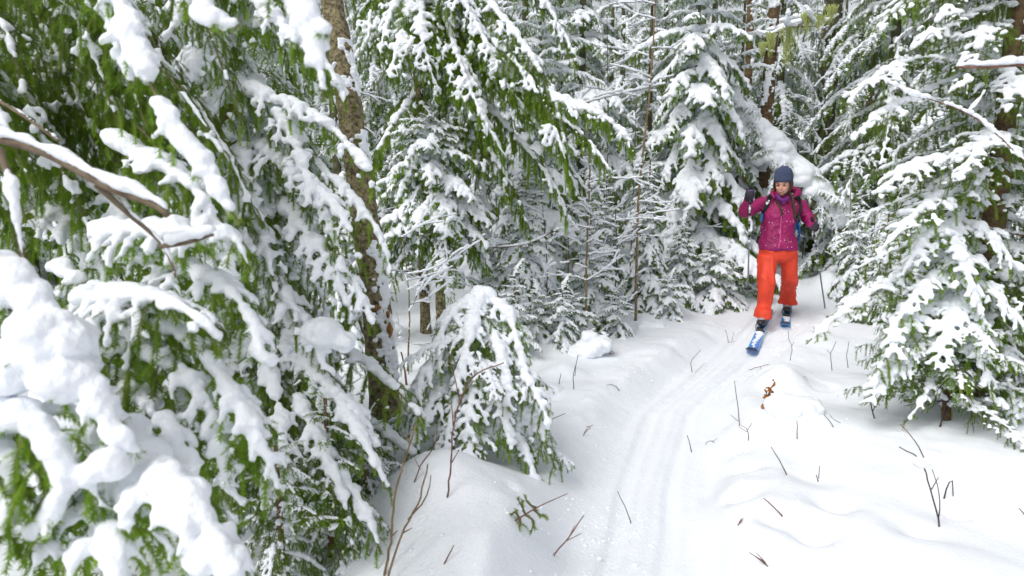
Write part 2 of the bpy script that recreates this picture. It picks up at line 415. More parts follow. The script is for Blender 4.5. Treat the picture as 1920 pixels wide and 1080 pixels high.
        for q, lv in twigs+[(spine, 0)]:
            if lv == 3 or (lv == 2 and rs.rand() < .45): continue
            if vnoise(q[:1]*6+seed, 8)[0] < thresh: continue
            k = 10 if lv == 0 else (6 if lv == 1 else 3); qq = resample(q, k) if lv != 2 else q
            u = np.linspace(0, 1, len(qq)); r = sr*snow*(1.3 if lv == 0 else 1. if lv == 1 else .7)*(.65+.7*rs.rand(len(qq)))*(1-.4*u**3)
            r[0] *= .5; r[-1] *= .45
            B.add(*tube(qq+ZZ*(r*.7)[:, None]+(rs.rand(len(qq), 3)-.5)*(r*.35)[:, None], r, 5))
        sm = B.mesh('snow', [M_SNOW])
    return me, sm

def arc(e0, e1, L=1., wob=.05, seed=0):
    rs = np.random.RandomState(seed); p = np.zeros(3); out = [p]
    y = 0
    for i in range(8):
        t = (i+.5)/8; a = R(e0+(e1-e0)*t); y += (rs.rand()-.5)*wob
        p = p+np.array([math.cos(a), y, math.sin(a)])*L/8; out.append(p)
    return np.array(out)
LIB = {}
def lib(key, e0, e1, seeds, **kw):
    for s in seeds:
        sp = arc(e0, e1, 1., .12, s); me, sm = gen_bough(sp, seed=s, **kw)
        tip = sp[-1]; LIB.setdefault(key, []).append((me, sm, math.atan2(tip[2], math.hypot(tip[0], tip[1])), float(np.linalg.norm(tip)), math.atan2(tip[1], tip[0])))
lib('heavy_flat', 12, -38, (1, 2), side_len=.30, hang=.6, sr=.021, spine_snow=1.55, thresh=-.2)
lib('heavy_droop', -8, -68, (3, 4), side_len=.27, hang=.75, sr=.021, spine_snow=1.6, thresh=-.16)
lib('heavy_steep', -45, -82, (5,), side_len=.22, hang=.7, sr=.020, spine_snow=1.6, thresh=-.0)
lib('chunk_flat', 12, -35, (16, 17), side_len=.36, hang=.6, sr=.034, spine_snow=1.45, thresh=-.22, voxel=.012, nw=.0045, needles=.024, dens=.6, grain=7., spacing=.055)
lib('chunk_droop', -8, -62, (18, 19), side_len=.32, hang=.75, sr=.033, spine_snow=1.5, thresh=-.18, voxel=.012, nw=.0045, needles=.024, dens=.6, grain=7., spacing=.055)
lib('puff_flat', 10, -40, (26, 27), side_len=.40, hang=.65, sr=.055, spine_snow=1.35, thresh=-.2, voxel=.018, nw=.009, needles=.042, dens=.4, grain=5., spacing=.085)
lib('puff_droop', -8, -65, (28, 29), side_len=.36, hang=.8, sr=.052, spine_snow=1.4, thresh=-.16, voxel=.018, nw=.009, needles=.042, dens=.4, grain=5., spacing=.085)
lib('light_flat', 15, -30, (6,), side_len=.32, hang=.6, sr=.019, spine_snow=1.4, thresh=.08)
lib('light_droop', -10, -65, (7, 8), side_len=.28, hang=.9, sr=.019, spine_snow=1.5, thresh=.12)
lib('spruce_flat', 5, -28, (9, 10), side_len=.30, hang=.35, sr=.018, spine_snow=1.3, thresh=-.02, mats=[M_TWIG, M_NEEDLE_D], nw=.0024)
lib('spruce_droop', -12, -50, (11,), side_len=.30, hang=.5, sr=.018, spine_snow=1.35, thresh=.06, mats=[M_TWIG, M_NEEDLE_D], nw=.0024)
FK = dict(skirt=.5, dens=.42, nw=.0050, needles=.022, voxel=1., spine_snow=1.35, grain=8., spacing=.05)
lib('frost_flat', 18, -22, (12, 13), side_len=.34, hang=.5, sr=.024, thresh=-.26, **FK)
lib('frost_droop', -5, -60, (14, 15), side_len=.30, hang=.75, sr=.024, thresh=-.22, **FK)

def put_bough(tree, key, base, yaw, elev_off, scale, rs):
    """base in tree-local coordinates"""
    me, sm, el, ln, yw = LIB[key][rs.randint(len(LIB[key]))]
    o = obj('bough', me, tree, base); o.rotation_euler = (0, -elev_off, yaw); o.scale = (scale,)*3
    if sm: obj('snow', sm, o)
    return o

def trunk_mesh(pts, r0, r1, m, sides=12, bump=.12, seed=0, n=None):
    L = plen(pts); n = n or max(8, int(L/.06)); p = resample(pts, n)
    u = np.linspace(0, 1, n); r = r0+(r1-r0)*u; r = r*(1+.25*np.exp(-u*L/.12))
    V, T, Q = tube(p, r, sides)
    c = np.concatenate([np.repeat(p, sides, 0), p[:1], p[-1:]])
    dv = V-c; k = 1+bump*fbm(V*np.array([9, 9, 3.5]), seed, 3)+bump*.7*vnoise(V*np.array([40, 40, 12]), seed+3); V = c+dv*k[:, None]
    return make_mesh('trunk', V, T, Q, [m])
def trunk_snow(pts, r0, r1, side, seed, dens=1., voxel=.008, rmul=1., span=.6):
    """clumps stuck to the windward side of a trunk; side = direction (x,y)"""
    rs = np.random.RandomState(seed); p = resample(pts, 200); L = plen(p); C, rr = [], []
    a0 = math.atan2(side[1], side[0])
    for i in range(int(L*120*dens)):
        k = rs.randint(200); t = k/199; r = r0+(r1-r0)*t; a = a0+rs.randn()*span
        b = p[k]+np.array([math.cos(a), math.sin(a), 0])*r*1.0
        if vnoise((b*5+seed)[None], 2)[0] < -.05: continue
        q = (.006+.016*rs.rand())*rmul; C.append(b); rr.append(q)
        if rs.rand() < .4: C.append(b-ZZ*q*.8); rr.append(q*.8)
    return snow_mesh('snow', C, rr, voxel, 2)

def conifer(name, label, x, y, h, rad, kinds, n, trunk_r=.05, zmin=.05, top_cut=99, lean=(0, 0), seed=0, m=None, group=None,
            crown_pow=.8, yaws=None, dz=0, lo_kind=None, kscale=1., ts=True, cat='tree', base=None):
    rs = np.random.RandomState(seed+100)
    z0 = gz(x, y)-.05+dz; t = empty(name, (x, y, z0)); tag(t, label, cat, group)
    hh = h
    pts = [(0, 0, -.15), (lean[0]*.3, lean[1]*.3, h*.33), (lean[0]*.65, lean[1]*.65, h*.66), (lean[0], lean[1], h)]
    obj('trunk', trunk_mesh(pts, trunk_r, .008, m or M_BARK2, 8, n=max(8, int(h/.15)), seed=seed), t)
    pr = resample(pts, 60)
    for i in range(n):
        f = (i+.5)/n; f = f**1.0; z = h*(zmin+(1-zmin)*f)
        if z > top_cut: break
        yaw = i*2.39996+rs.rand()*.7
        if yaws is not None: yaw = yaws[0]+(yaws[1]-yaws[0])*((i*.618) % 1)+rs.rand()*.3
        L = rad*((1-f)**crown_pow+.10)*(.8+.4*rs.rand())
        low = f < .55
        k = kinds[0] if not low else kinds[-1]
        if len(kinds) > 2 and rs.rand() < .4: k = kinds[1]
        j = int(np.clip(z/h*59, 0, 59)); b = pr[j]
        put_bough(t, k, tuple(b), yaw, R((-14 if low else 4)+14*(rs.rand()-.5)+25*f**3), L*kscale, rs)
    if n > 8:
        b = pr[-1]; put_bough(t, kinds[0], tuple(b-ZZ*.15*min(1, rad)), rs.rand()*6, R(70), .28*rad+.08, rs)
    return t

def hero(tree, spec, seed, **kw):
    """a bough modelled one by one, spine through planned world points"""
    o0 = np.array(tree.location)
    pts = [P(*s)-o0 for s in spec]
    ex = [tuple(P(*e[:3])-o0)+(e[3],) for e in kw.pop('blobs', ())]
    me, sm = gen_bough(pts, seed=seed, extra=ex, **kw)
    b = obj('bough', me, tree)
    if sm: obj('snow', sm, b)
    return b

# ------------------------------------------------------------------ far forest (each tree is a copy of one of three crowns)
def crown_meshes(seed, h=9., rad=2.1, n=64):
    rs = np.random.RandomState(seed); A = Acc(); B = Acc()
    src = LIB['frost_droop']+LIB['frost_flat']
    for i in range(n):
        f = (i+.5)/n; z = h*(.04+.96*f); yaw = i*2.39996+rs.rand()*.7; L = rad*((1-f)**.75+.1)*(.75+.5*rs.rand())
        me, sm = src[rs.randint(len(src))][:2]
        el = R(-12+26*f*f); c, s = math.cos(yaw), math.sin(yaw); ce, se = math.cos(el), math.sin(el)
        M = np.array([[c, -s, 0], [s, c, 0], [0, 0, 1]]) @ np.array([[ce, 0, -se], [0, 1, 0], [se, 0, ce]])*L
        for mm, acc in ((me, A), (sm, B)):
            v = np.zeros(len(mm.vertices)*3); mm.vertices.foreach_get('co', v); v = v.reshape(-1, 3) @ M.T+np.array([0, 0, z])
            q = np.zeros(len(mm.loops), int); mm.loops.foreach_get('vertex_index', q)
            tot = np.zeros(len(mm.polygons), int); mm.polygons.foreach_get('loop_total', tot); st = np.zeros(len(mm.polygons), int); mm.polygons.foreach_get('loop_start', st)
            mi = np.zeros(len(mm.polygons), int); mm.polygons.foreach_get('material_index', mi)
            tt = st[tot == 3]; qq = st[tot == 4]
            a0 = acc.n
            acc.V.append(v); acc.n += len(v)
            keep = slice(None, None, 1)
            if len(tt): acc.T.append(q[tt[:, None]+np.arange(3)]+a0); acc.tm.append(mi[tot == 3])
            if len(qq): acc.Q.append(q[qq[:, None]+np.arange(4)]+a0); acc.qm.append(mi[tot == 4])
    return A.mesh('crown', [M_TWIG, M_NEEDLE_D], smooth=False), B.mesh('snow', [M_SNOW])
CROWNS = [crown_meshes(31, n=36), crown_meshes(32, n=40)]
def far_tree(x, y, h, seed, label='distant snow covered fir standing deep in the dense wood', group='distant snowy firs filling the wood'):
    t = empty('fir_tree', (x, y, gz(x, y)-.1), seed*1.7); tag(t, label, 'tree', group)
    obj('trunk', FAR_TRUNK, t); a, b = CROWNS[seed % 2]; obj('crown', a, t); obj('snow', b, t); t.scale = (h/9*1.15, h/9*1.15, h/9)
FAR_TRUNK = trunk_mesh([(0, 0, 0), (.05, 0, 4), (0, .03, 8.9)], .13, .01, M_BARK3, 8, n=30)
rs = np.random.RandomState(5); k = 0
for row, (dist, step, h0) in enumerate([(14.5, 1.9, 6.6), (18.5, 2.3, 7.6), (23, 2.8, 9), (29, 3.4, 10), (36, 4.2, 11.5)]):
    a = -42.
    while a < 42:
        an = R(a+rs.rand()*1.5); d = dist*(1+.12*(rs.rand()-.5)); x, y = d*math.sin(an), d*math.cos(an)
        far_tree(x, y, h0*(.8+.4*rs.rand()), k); k += 1; a += math.degrees(step/dist)
# side and rear belt, sparser, so the wood goes on outside the frame
for a in (-62, -80, 60, 78, 100, -100):
    an = R(a); far_tree(9*math.sin(an)+(-1 if a < 0 else 1), 9*math.cos(an), 8, k); k += 1

# ------------------------------------------------------------------ middle distance
def tree_at(name, label, px, d, *a, **k):
    w = P(px, 540, d); return conifer(name, label, w[0], w[1], *a, **k)
BACK = [  # label, px, depth, height, radius, kinds, n, trunk r, seed
    ('tall snowy fir with a thin dark trunk, left of the leaning snowy log', 1290, 9.6, 6.2, 1.35, ('heavy_flat', 'chunk_flat', 'chunk_droop'), 120, .05, 1),
    ('frosted olive spruce rising behind the bare sapling stem', 1085, 12.0, 8.5, 1.35, ('frost_flat', 'chunk_flat', 'frost_droop'), 90, .10, 2),
    ('white frosted spruce standing between the mossy birch trunk and the overhanging boughs', 720, 11.0, 7.5, 1.5, ('heavy_flat', 'frost_droop', 'frost_droop'), 110, .08, 3),
    ('pale frosted spruce behind the two bare thin trunks', 880, 10.5, 7, 1.5, ('heavy_flat', 'chunk_droop', 'frost_droop'), 110, .07, 4),
    ('grey green spruce in the gap above the leaning snowy log', 1440, 12.5, 9, 1.5, ('frost_flat', 'frost_droop'), 86, .10, 5),
    ('frosted spruce with drooping boughs, right of the thick dark trunk', 1640, 10.0, 8, 1.7, ('frost_flat', 'spruce_droop', 'frost_droop'), 100, .10, 6),
    ('dense frosted spruce at the right behind the big dark green spruce', 1800, 8.8, 8, 1.6, ('frost_flat', 'spruce_flat', 'frost_droop'), 90, .10, 7),
    ('snowy spruce behind the cascading fir at the left', 560, 8.0, 7, 1.5, ('light_flat', 'frost_droop', 'light_droop'), 80, .08, 8),
    ('dim spruce behind the left foreground curtain of twigs', 300, 7.0, 7, 1.6, ('light_flat', 'light_droop', 'light_droop'), 80, .09, 9),
    ('shaded spruce at the far left edge behind the drooping boughs', 60, 6.0, 6, 1.6, ('light_flat', 'light_droop', 'light_droop'), 80, .09, 10),
    ('slender snowy fir just left of the thin brown trunk behind the skier', 1370, 10.6, 5.5, .9, ('heavy_flat', 'chunk_flat', 'chunk_droop'), 66, .05, 11),
    ('frosted spruce right above the leaning log, beside the trail end', 1580, 12.8, 8, 1.5, ('frost_flat', 'frost_droop'), 80, .10, 12),
    ('frosted spruce at the far right behind the near spruce', 1960, 7.5, 7, 1.6, ('frost_flat', 'spruce_flat', 'spruce_droop'), 80, .10, 13),
    ('snowy fir behind the small round fir at the centre', 1010, 8.8, 5.0, 1.1, ('heavy_flat', 'chunk_flat', 'chunk_droop'), 110, .05, 14),
]
for lb, px, d, h, rad, kn, n, tr, sd in BACK:
    tree_at('spruce_tree' if 'spruce' in lb else 'fir_tree', lb, px, d, h, rad, kn, n, tr, seed=sd, zmin=.06, top_cut=6.6, m=M_BARK3)
SMALL = [
    ('small white laden fir standing in the centre left of the bare stem', 985, 6.7, 1.75, .62, ('puff_flat', 'puff_droop', 'puff_droop'), 102, .022, 21, 1.0),
    ('narrow young snowy fir left of the round snow bush', 1212, 7.9, 1.75, .50, ('puff_flat', 'puff_droop', 'puff_droop'), 88, .02, 22, .95),
    ('low round fir buried in snow just left of the skier', 1335, 8.4, .78, .55, ('puff_flat', 'chunk_flat', 'puff_flat'), 57, .015, 23, .5),
    ('snow covered sapling fir behind the right ski pole', 1600, 8.6, 1.5, .48, ('puff_flat', 'puff_droop', 'puff_droop'), 78, .02, 24, .9),
    ('white sapling fir just right of the skier glove', 1655, 7.6, 1.35, .42, ('puff_flat', 'puff_flat', 'puff_flat'), 68, .02, 25, .9),
    ('thin snowed fir between the small centre fir and the bare stem', 1130, 8.2, 1.4, .5, ('puff_flat', 'puff_flat', 'puff_droop'), 74, .02, 26, .8),
    ('snow smothered seedling fir beside the brown leaves on the mound', 1075, 6.5, .55, .34, ('puff_flat', 'chunk_flat', 'puff_droop'), 44, .01, 28, .5),
    ('small snowy fir behind the big mossy trunk', 640, 6.3, 1.6, .55, ('puff_flat', 'puff_droop', 'puff_droop'), 74, .02, 29, .8),
    ('snowy fir sapling at the end of the trail', 1700, 9.2, 2.0, .6, ('puff_flat', 'puff_flat', 'puff_droop'), 85, .03, 30, .8),
    ('snow buried fir seedling on the left bank just right of the bent fir', 1010, 6.3, .5, .36, ('puff_flat', 'chunk_flat', 'puff_droop'), 40, .01, 31, .6),
    ('drooping little fir between the narrow young fir and the low round fir', 1275, 8.3, 1.1, .45, ('puff_flat', 'puff_droop', 'puff_droop'), 60, .015, 32, .8),
    ('squat snowy fir behind the stump with rust leaves', 1110, 7.2, 1.0, .5, ('puff_flat', 'puff_droop', 'puff_droop'), 60, .015, 33, .7),
    ('little fir filling the gap behind the top of the bent fir', 925, 6.8, 1.0, .45, ('puff_flat', 'chunk_droop', 'puff_droop'), 56, .015, 34, .8),
    ('tiny snow laden fir right beside the stump with rust leaves', 1160, 6.9, .55, .32, ('puff_flat', 'chunk_flat', 'puff_droop'), 36, .01, 51, .6),
    ('leaning snowy fir seedling above the short bluish stick', 1055, 6.2, .62, .34, ('puff_flat', 'chunk_droop', 'puff_droop'), 40, .01, 52, .7),
    ('small pointed fir with a heavy white top behind the left bank', 965, 6.0, .85, .36, ('puff_flat', 'chunk_flat', 'puff_droop'), 46, .012, 53, .8),
    ('squat fir seedling at the foot of the narrow young fir', 1255, 7.6, .5, .34, ('puff_flat', 'chunk_flat', 'puff_droop'), 34, .01, 54, .5),
    ('low snowy fir seedling nearest the skier on the left bank', 1375, 8.9, .7, .4, ('puff_flat', 'chunk_flat', 'puff_droop'), 40, .012, 55, .6),
]
for lb, px, d, h, rad, kn, n, tr, sd, cp in SMALL:
    tree_at('young_fir', lb, px, d, h, rad, kn, n, tr, seed=sd, zmin=.03, m=M_BARK2, crown_pow=cp)

def dead_branches(tree, trunk_pts, n, z0, z1, L, seed, snow=True, m=None, sr=.006):
    rs = np.random.RandomState(seed); p = resample(trunk_pts, 60); A = Acc(); B = Acc()
    for i in range(n):
        j = int(60*(z0+(z1-z0)*rs.rand())); j = min(j, 59); a = rs.rand()*6.28; d = unit(np.array([math.cos(a), math.sin(a), .1-.5*rs.rand()])); l = L*(.5+.8*rs.rand())
        q = [p[j]]
        for k2 in range(6): d = unit(d+(rs.rand(3)-.5)*.3-ZZ*.06); q.append(q[-1]+d*l/6)
        q = np.array(q); A = Acc(); A.add(*tube(q, np.linspace(.006, .0015, 7), 5)); B = Acc(); B.add(*tube(q[1:]+ZZ*sr*.8, sr*(.6+.6*rs.rand(6)), 5))
        for k2 in range(4):
            f = 1+rs.randint(4); e = unit(q[f+1]-q[f]+(rs.rand(3)-.5)*1.2*plen(q)/6); l2 = l*.3*(.5+rs.rand()); q2 = np.array([q[f], q[f]+e*l2*.5, q[f]+e*l2-ZZ*.02])
            A.add(*tube(q2, [.003, .002, .001], 4)); B.add(*tube(q2+ZZ*sr*.6, [sr*.5, sr*.8, sr*.3], 4))
        b = obj('dead_branch', A.mesh('dead_branch', [m or M_TWIG3]), tree)
        if snow: obj('snow', B.mesh('snow', [M_SNOW]), b)
# ------------------------------------------------------------------ big mossy leaning trunk, left of centre
base = P(722, 800, 4.15); t = empty('mossy_tree', (base[0], base[1], gz(base[0], base[1])-.1))
tag(t, 'thick mossy leaning tree trunk with orange bark wounds, plastered with snow on its right side', 'tree')
o0 = np.array(t.location)
tp = [(0, 0, -.1)]+[tuple(P(px, py, d)-o0) for px, py, d in ((722, 760, 4.15), (712, 650, 4.2), (700, 520, 4.28), (680, 380, 4.36), (655, 200, 4.46), (622, 0, 4.6), (580, -300, 4.9), (545, -600, 5.2))]
obj('trunk', trunk_mesh(tp, .092, .060, M_BARK, 26, bump=.19, seed=4, n=120), t)
obj('snow', trunk_snow(tp, .090, .060, (.95, -.45), 3, 3.2, .007, 1.0, .5), t)
def patch(name, c, nrm, w, h, m, seed, parent, th=.012):
    nrm = unit(np.array(nrm)); X = unit(np.cross(ZZ, nrm)); rs = np.random.RandomState(seed); A = Acc(); k = 14
    ring = np.array([[math.cos(a)*(1+.3*rs.randn()*.5), math.sin(a)*(1+.3*rs.randn()*.5)] for a in np.arange(k)*2*np.pi/k])
    V = [c+nrm*th]+[c+X*x*w*.5*.7+ZZ*y*h*.5*.7+nrm*th*.8 for x, y in ring]+[c+X*x*w*.5+ZZ*y*h*.5-nrm*th for x, y in ring]
    T = [(0, 1+i, 1+(i+1) % k) for i in range(k)]; Q = [(1+i, 1+k+i, 1+k+(i+1) % k, 1+(i+1) % k) for i in range(k)]
    return obj(name, make_mesh(name, np.array(V), T, Q, [m]), parent)
M_WOUND = mat('bark_wound_wood', (.22, .08, .02), .9, col2=(.42, .22, .09), scale=40, bump=.8, bscale=80)
for i, (px, py, w, h) in enumerate(((704, 578, .065, .04), (732, 618, .035, .10), (698, 594, .035, .03), (728, 590, .02, .05))):
    patch('bark_wound', P(px, py, 4.24-.092)-o0, (.15 if px < 725 else .6, -1, 0), w, h, M_WOUND, i, t)
rs = np.random.RandomState(8)
C, rr = [], []
pr = resample(tp, 200)
for i in range(900):
    kk = rs.randint(8, 130); a = R(-150+110*rs.rand()); r = .090-.00016*kk
    b = pr[kk]+np.array([math.cos(a), math.sin(a), 0])*r*1.02
    if vnoise((b*6)[None], 31)[0] > .05: C.append(b); rr.append(.004+.007*rs.rand())
dead_branches(t, tp, 9, .12, .6, .28, 23)
V, T = balls(C, rr, ICO0); o = obj('moss', make_mesh('moss', V, T, None, [M_MOSS]), t); tag(o, kind='stuff')

# two thinner straight trunks in the centre
def bare_trunk(label, px, d, r, lean, h, seed, m, snowside=(1, -.3), sdens=1.0, dead=14, moss=False):
    w = P(px, 540, d); z0 = gz(w[0], w[1]); t = empty('leafless_tree', (w[0], w[1], z0)); tag(t, label, 'tree')
    pts = [(0, 0, -.15), (lean[0]*.3, lean[1]*.3, h*.3), (lean[0]*.6+.03, lean[1]*.6, h*.6), (lean[0], lean[1], h)]
    obj('trunk', trunk_mesh(pts, r, r*.55, m, 12, bump=.12, seed=seed, n=int(h/.06)), t)
    s = trunk_snow(pts, r, r*.55, snowside, seed, sdens, .012 if d > 8 else .009, 1.3 if d > 8 else 1.1, .7)
    if s: obj('snow', s, t)
    if dead: dead_branches(t, pts, dead, .05, .5, .5, seed)
    return t, pts
tD, ptsD = bare_trunk('tall brown trunk under the great overhanging hemlock boughs', 797, 6.9, .055, (-.1, .1), 7.0, 3, M_BARK, dead=9, sdens=.7)
bare_trunk('straight brown trunk flecked with snow rising behind the skier', 1420, 10.6, .105, (.0, .05), 9, 5, M_BARK2, dead=12, snowside=(-.5, -.8), sdens=2)
bare_trunk('thick dark olive trunk between the brown trunk and the frosted spruce', 1527, 13.0, .19, (.0, .1), 9, 6, M_BARK3, dead=6, sdens=1)
bare_trunk('thin brown trunk in the gap behind the small snow bush left of skier', 1392, 11.8, .08, (-.2, .1), 7, 16, M_BARK2, dead=10, sdens=1)
bare_trunk('slim trunk standing behind the leaning log right of the skier', 1600, 11.2, .07, (.1, .1), 7, 17, M_BARK3, dead=8, sdens=1)
bare_trunk('slim dark trunk behind the mossy leaning tree', 655, 7.4, .05, (-.3, .1), 6, 18, M_BARK3, dead=10, sdens=.6)

# great overhanging hemlock boughs on the tall brown trunk
HK = dict(voxel=.0085, hang=.95, side_len=.46, needles=.018, skirt=.8, sr=.021, thresh=.1, spine_snow=1.7, spacing=.04, nw=.0026)
for i, (sp, kw) in enumerate([
    ([(800, -200, 6.9), (860, -60, 6.4), (930, 20, 6.0), (985, 90, 5.8), (1035, 180, 5.7), (1060, 280, 5.7)], dict(spine_snow=2.3, side_len=.5)),
    ([(800, -20, 6.9), (870, 40, 6.2), (950, 100, 5.8), (1010, 180, 5.6), (1050, 270, 5.5), (1075, 350, 5.5)], dict(side_len=.5, thresh=.15)),
    ([(800, 60, 6.9), (900, 120, 6.2), (1000, 190, 5.8), (1090, 250, 5.6), (1150, 330, 5.55)], dict(side_len=.4, thresh=.25)),
    ([(800, 20, 6.9), (880, 90, 6.3), (975, 150, 5.9), (1065, 195, 5.7), (1140, 225, 5.6), (1195, 285, 5.55)], dict(side_len=.48, spine_snow=2.9, thresh=.12)),
    ([(800, -60, 6.9), (770, 10, 6.2), (745, 90, 5.9), (730, 150, 5.8)], dict(thresh=-.1)),
    ([(800, -30, 6.9), (830, 20, 6.2), (860, 110, 5.9), (900, 210, 5.7), (950, 300, 5.7)], dict(thresh=-.05)),
    ([(800, -150, 6.9), (900, -90, 6.4), (1000, -20, 6.1), (1055, 60, 6.0), (1085, 120, 6.0)], dict(thresh=-.1)),
    ([(800, 60, 6.9), (850, 150, 6.3), (905, 260, 6.1), (960, 350, 6.0), (990, 430, 6.0)], dict(thresh=.25)),
    ([(800, 40, 6.9), (900, 180, 6.4), (980, 270, 6.2), (1040, 350, 6.1), (1065, 420, 6.1)], dict(thresh=.22)),
    ([(800, -100, 6.9), (850, -30, 6.0), (900, 60, 5.8), (945, 150, 5.7), (1010, 240, 5.7)], dict(thresh=-.08)),
    ([(800, -120, 6.9), (740, -60, 6.4), (700, 0, 6.2), (690, 80, 6.1)], {}),
    ([(800, -60, 6.9), (790, 30, 6.0), (800, 110, 5.8), (830, 190, 5.8)], dict(thresh=-.1)),
    ([(800, 150, 6.9), (760, 200, 6.5), (710, 280, 6.4), (690, 350, 6.4)], dict(thresh=.2)),
    ([(800, 120, 6.9), (870, 210, 6.7), (900, 320, 6.6), (915, 420, 6.6)], dict(thresh=.25)),
]):
    k2 = dict(HK); k2.update(kw); hero(tD, sp, 40+i, **k2)
rs = np.random.RandomState(77); pr = resample(ptsD, 60)
for i in range(26):
    f = .42+.3*i/26; put_bough(tD, 'light_droop' if i % 3 else 'light_flat', tuple(pr[int(59*f)]), i*2.4, R(-10), .9+.4*rs.rand(), rs)

# young fir on its own stem, under the boughs
w = P(827, 540, 6.3); z0 = gz(w[0], w[1]); t = empty('young_fir', (w[0], w[1], z0)); tag(t, 'young fir with a thick white laden crown on a bare mossy brown stem, centre left', 'tree')
top = P(800, 225, 6.3)[2]-z0; bot = P(800, 425, 6.3)[2]-z0
pts = [(0, 0, -.1), (-.01, 0, bot*.6), (-.03, 0, bot), (-.1, .02, top)]
obj('trunk', trunk_mesh(pts, .056, .008, M_BARK, 12, bump=.1, seed=9, n=50), t)
rs = np.random.RandomState(12); pr = resample(pts, 100)
for i in range(110):
    f = (i+.5)/110; z = bot+(top-bot)*f; j = int(np.argmin(abs(pr[:, 2]-z))); L = .66*((1-f)**.5+.12)*(.8+.4*rs.rand())
    put_bough(t, ('chunk_flat', 'light_droop', 'chunk_droop')[rs.randint(3)] if f < .5 else ('chunk_flat', 'puff_droop')[rs.randint(2)], tuple(pr[j]), i*2.4+rs.rand()*.6, R(-12+40*f**3), L, rs)
put_bough(t, 'heavy_flat', tuple(pr[94]), 1.0, R(75), .22, rs); dead_branches(t, pts, 7, .05, .45, .4, 13)

# small bent fir weighed down by snow, left of the trail
w, d = G(885, 850); t = empty('bent_fir', tuple(w)); tag(t, 'small bent fir weighed down by thick snow beside the left edge of the trail', 'tree'); o0 = np.array(t.location)
dF = d
pts = [(0, 0, -.1), tuple(P(880, 740, dF+.05)-o0), tuple(P(885, 640, dF+.1)-o0), tuple(P(905, 545, dF+.1)-o0)]
obj('trunk', trunk_mesh(pts, .025, .006, M_BARK2, 8, seed=2, n=30), t)
FK2 = dict(voxel=.006, hang=.75, side_len=.20, sr=.0175, spine_snow=1.8, thresh=-.1, spacing=.036, seed=0)
rs = np.random.RandomState(3); fir = [
    [(905, 555, .1), (870, 570, 0), (835, 610, -.1), (815, 660, -.15)], [(905, 550, .1), (945, 580, 0), (970, 640, -.1), (985, 700, -.15)],
    [(895, 600, .1), (850, 640, -.1), (800, 690, -.2), (775, 760, -.25)], [(895, 620, .1), (950, 660, -.05), (1000, 730, -.2), (1030, 800, -.25)],
    [(888, 650, .1), (890, 700, -.15), (880, 770, -.3), (870, 840, -.35)], [(888, 640, .1), (920, 700, -.1), (945, 780, -.25), (960, 850, -.3)],
    [(885, 680, .1), (835, 720, -.1), (795, 780, -.25), (765, 850, -.3)], [(885, 700, .1), (950, 730, 0), (1005, 790, -.1), (1042, 880, -.2)],
    [(885, 720, .1), (850, 780, -.2), (825, 840, -.3), (820, 890, -.35)], [(885, 720, .1), (930, 790, -.1), (985, 850, -.2), (1010, 915, -.25)],
    [(900, 560, .1), (885, 610, -.15), (870, 680, -.25), (850, 740, -.3)], [(895, 590, .1), (930, 640, -.15), (950, 710, -.25), (955, 770, -.3)],
    [(885, 650, .1), (820, 680, .2), (770, 740, .2), (745, 800, .2)]]
for i, sp in enumerate(fir):
    k2 = dict(FK2); k2['seed'] = 60+i
    if i in (7, 9): k2['thresh'] = .1
    hero(t, [(a, b, dF+c) for a, b, c in sp], k2.pop('seed'), blobs=[(925, 800, dF-.12, .085)] if i == 5 else ([(985, 770, dF-.1, .06)] if i == 3 else ()), **k2)

rs = np.random.RandomState(5)
for i in range(14): put_bough(t, ('heavy_flat', 'heavy_droop')[i % 2], (0, 0, .10+.045*i), i*2.4, R(-2), .60-.014*i, rs)
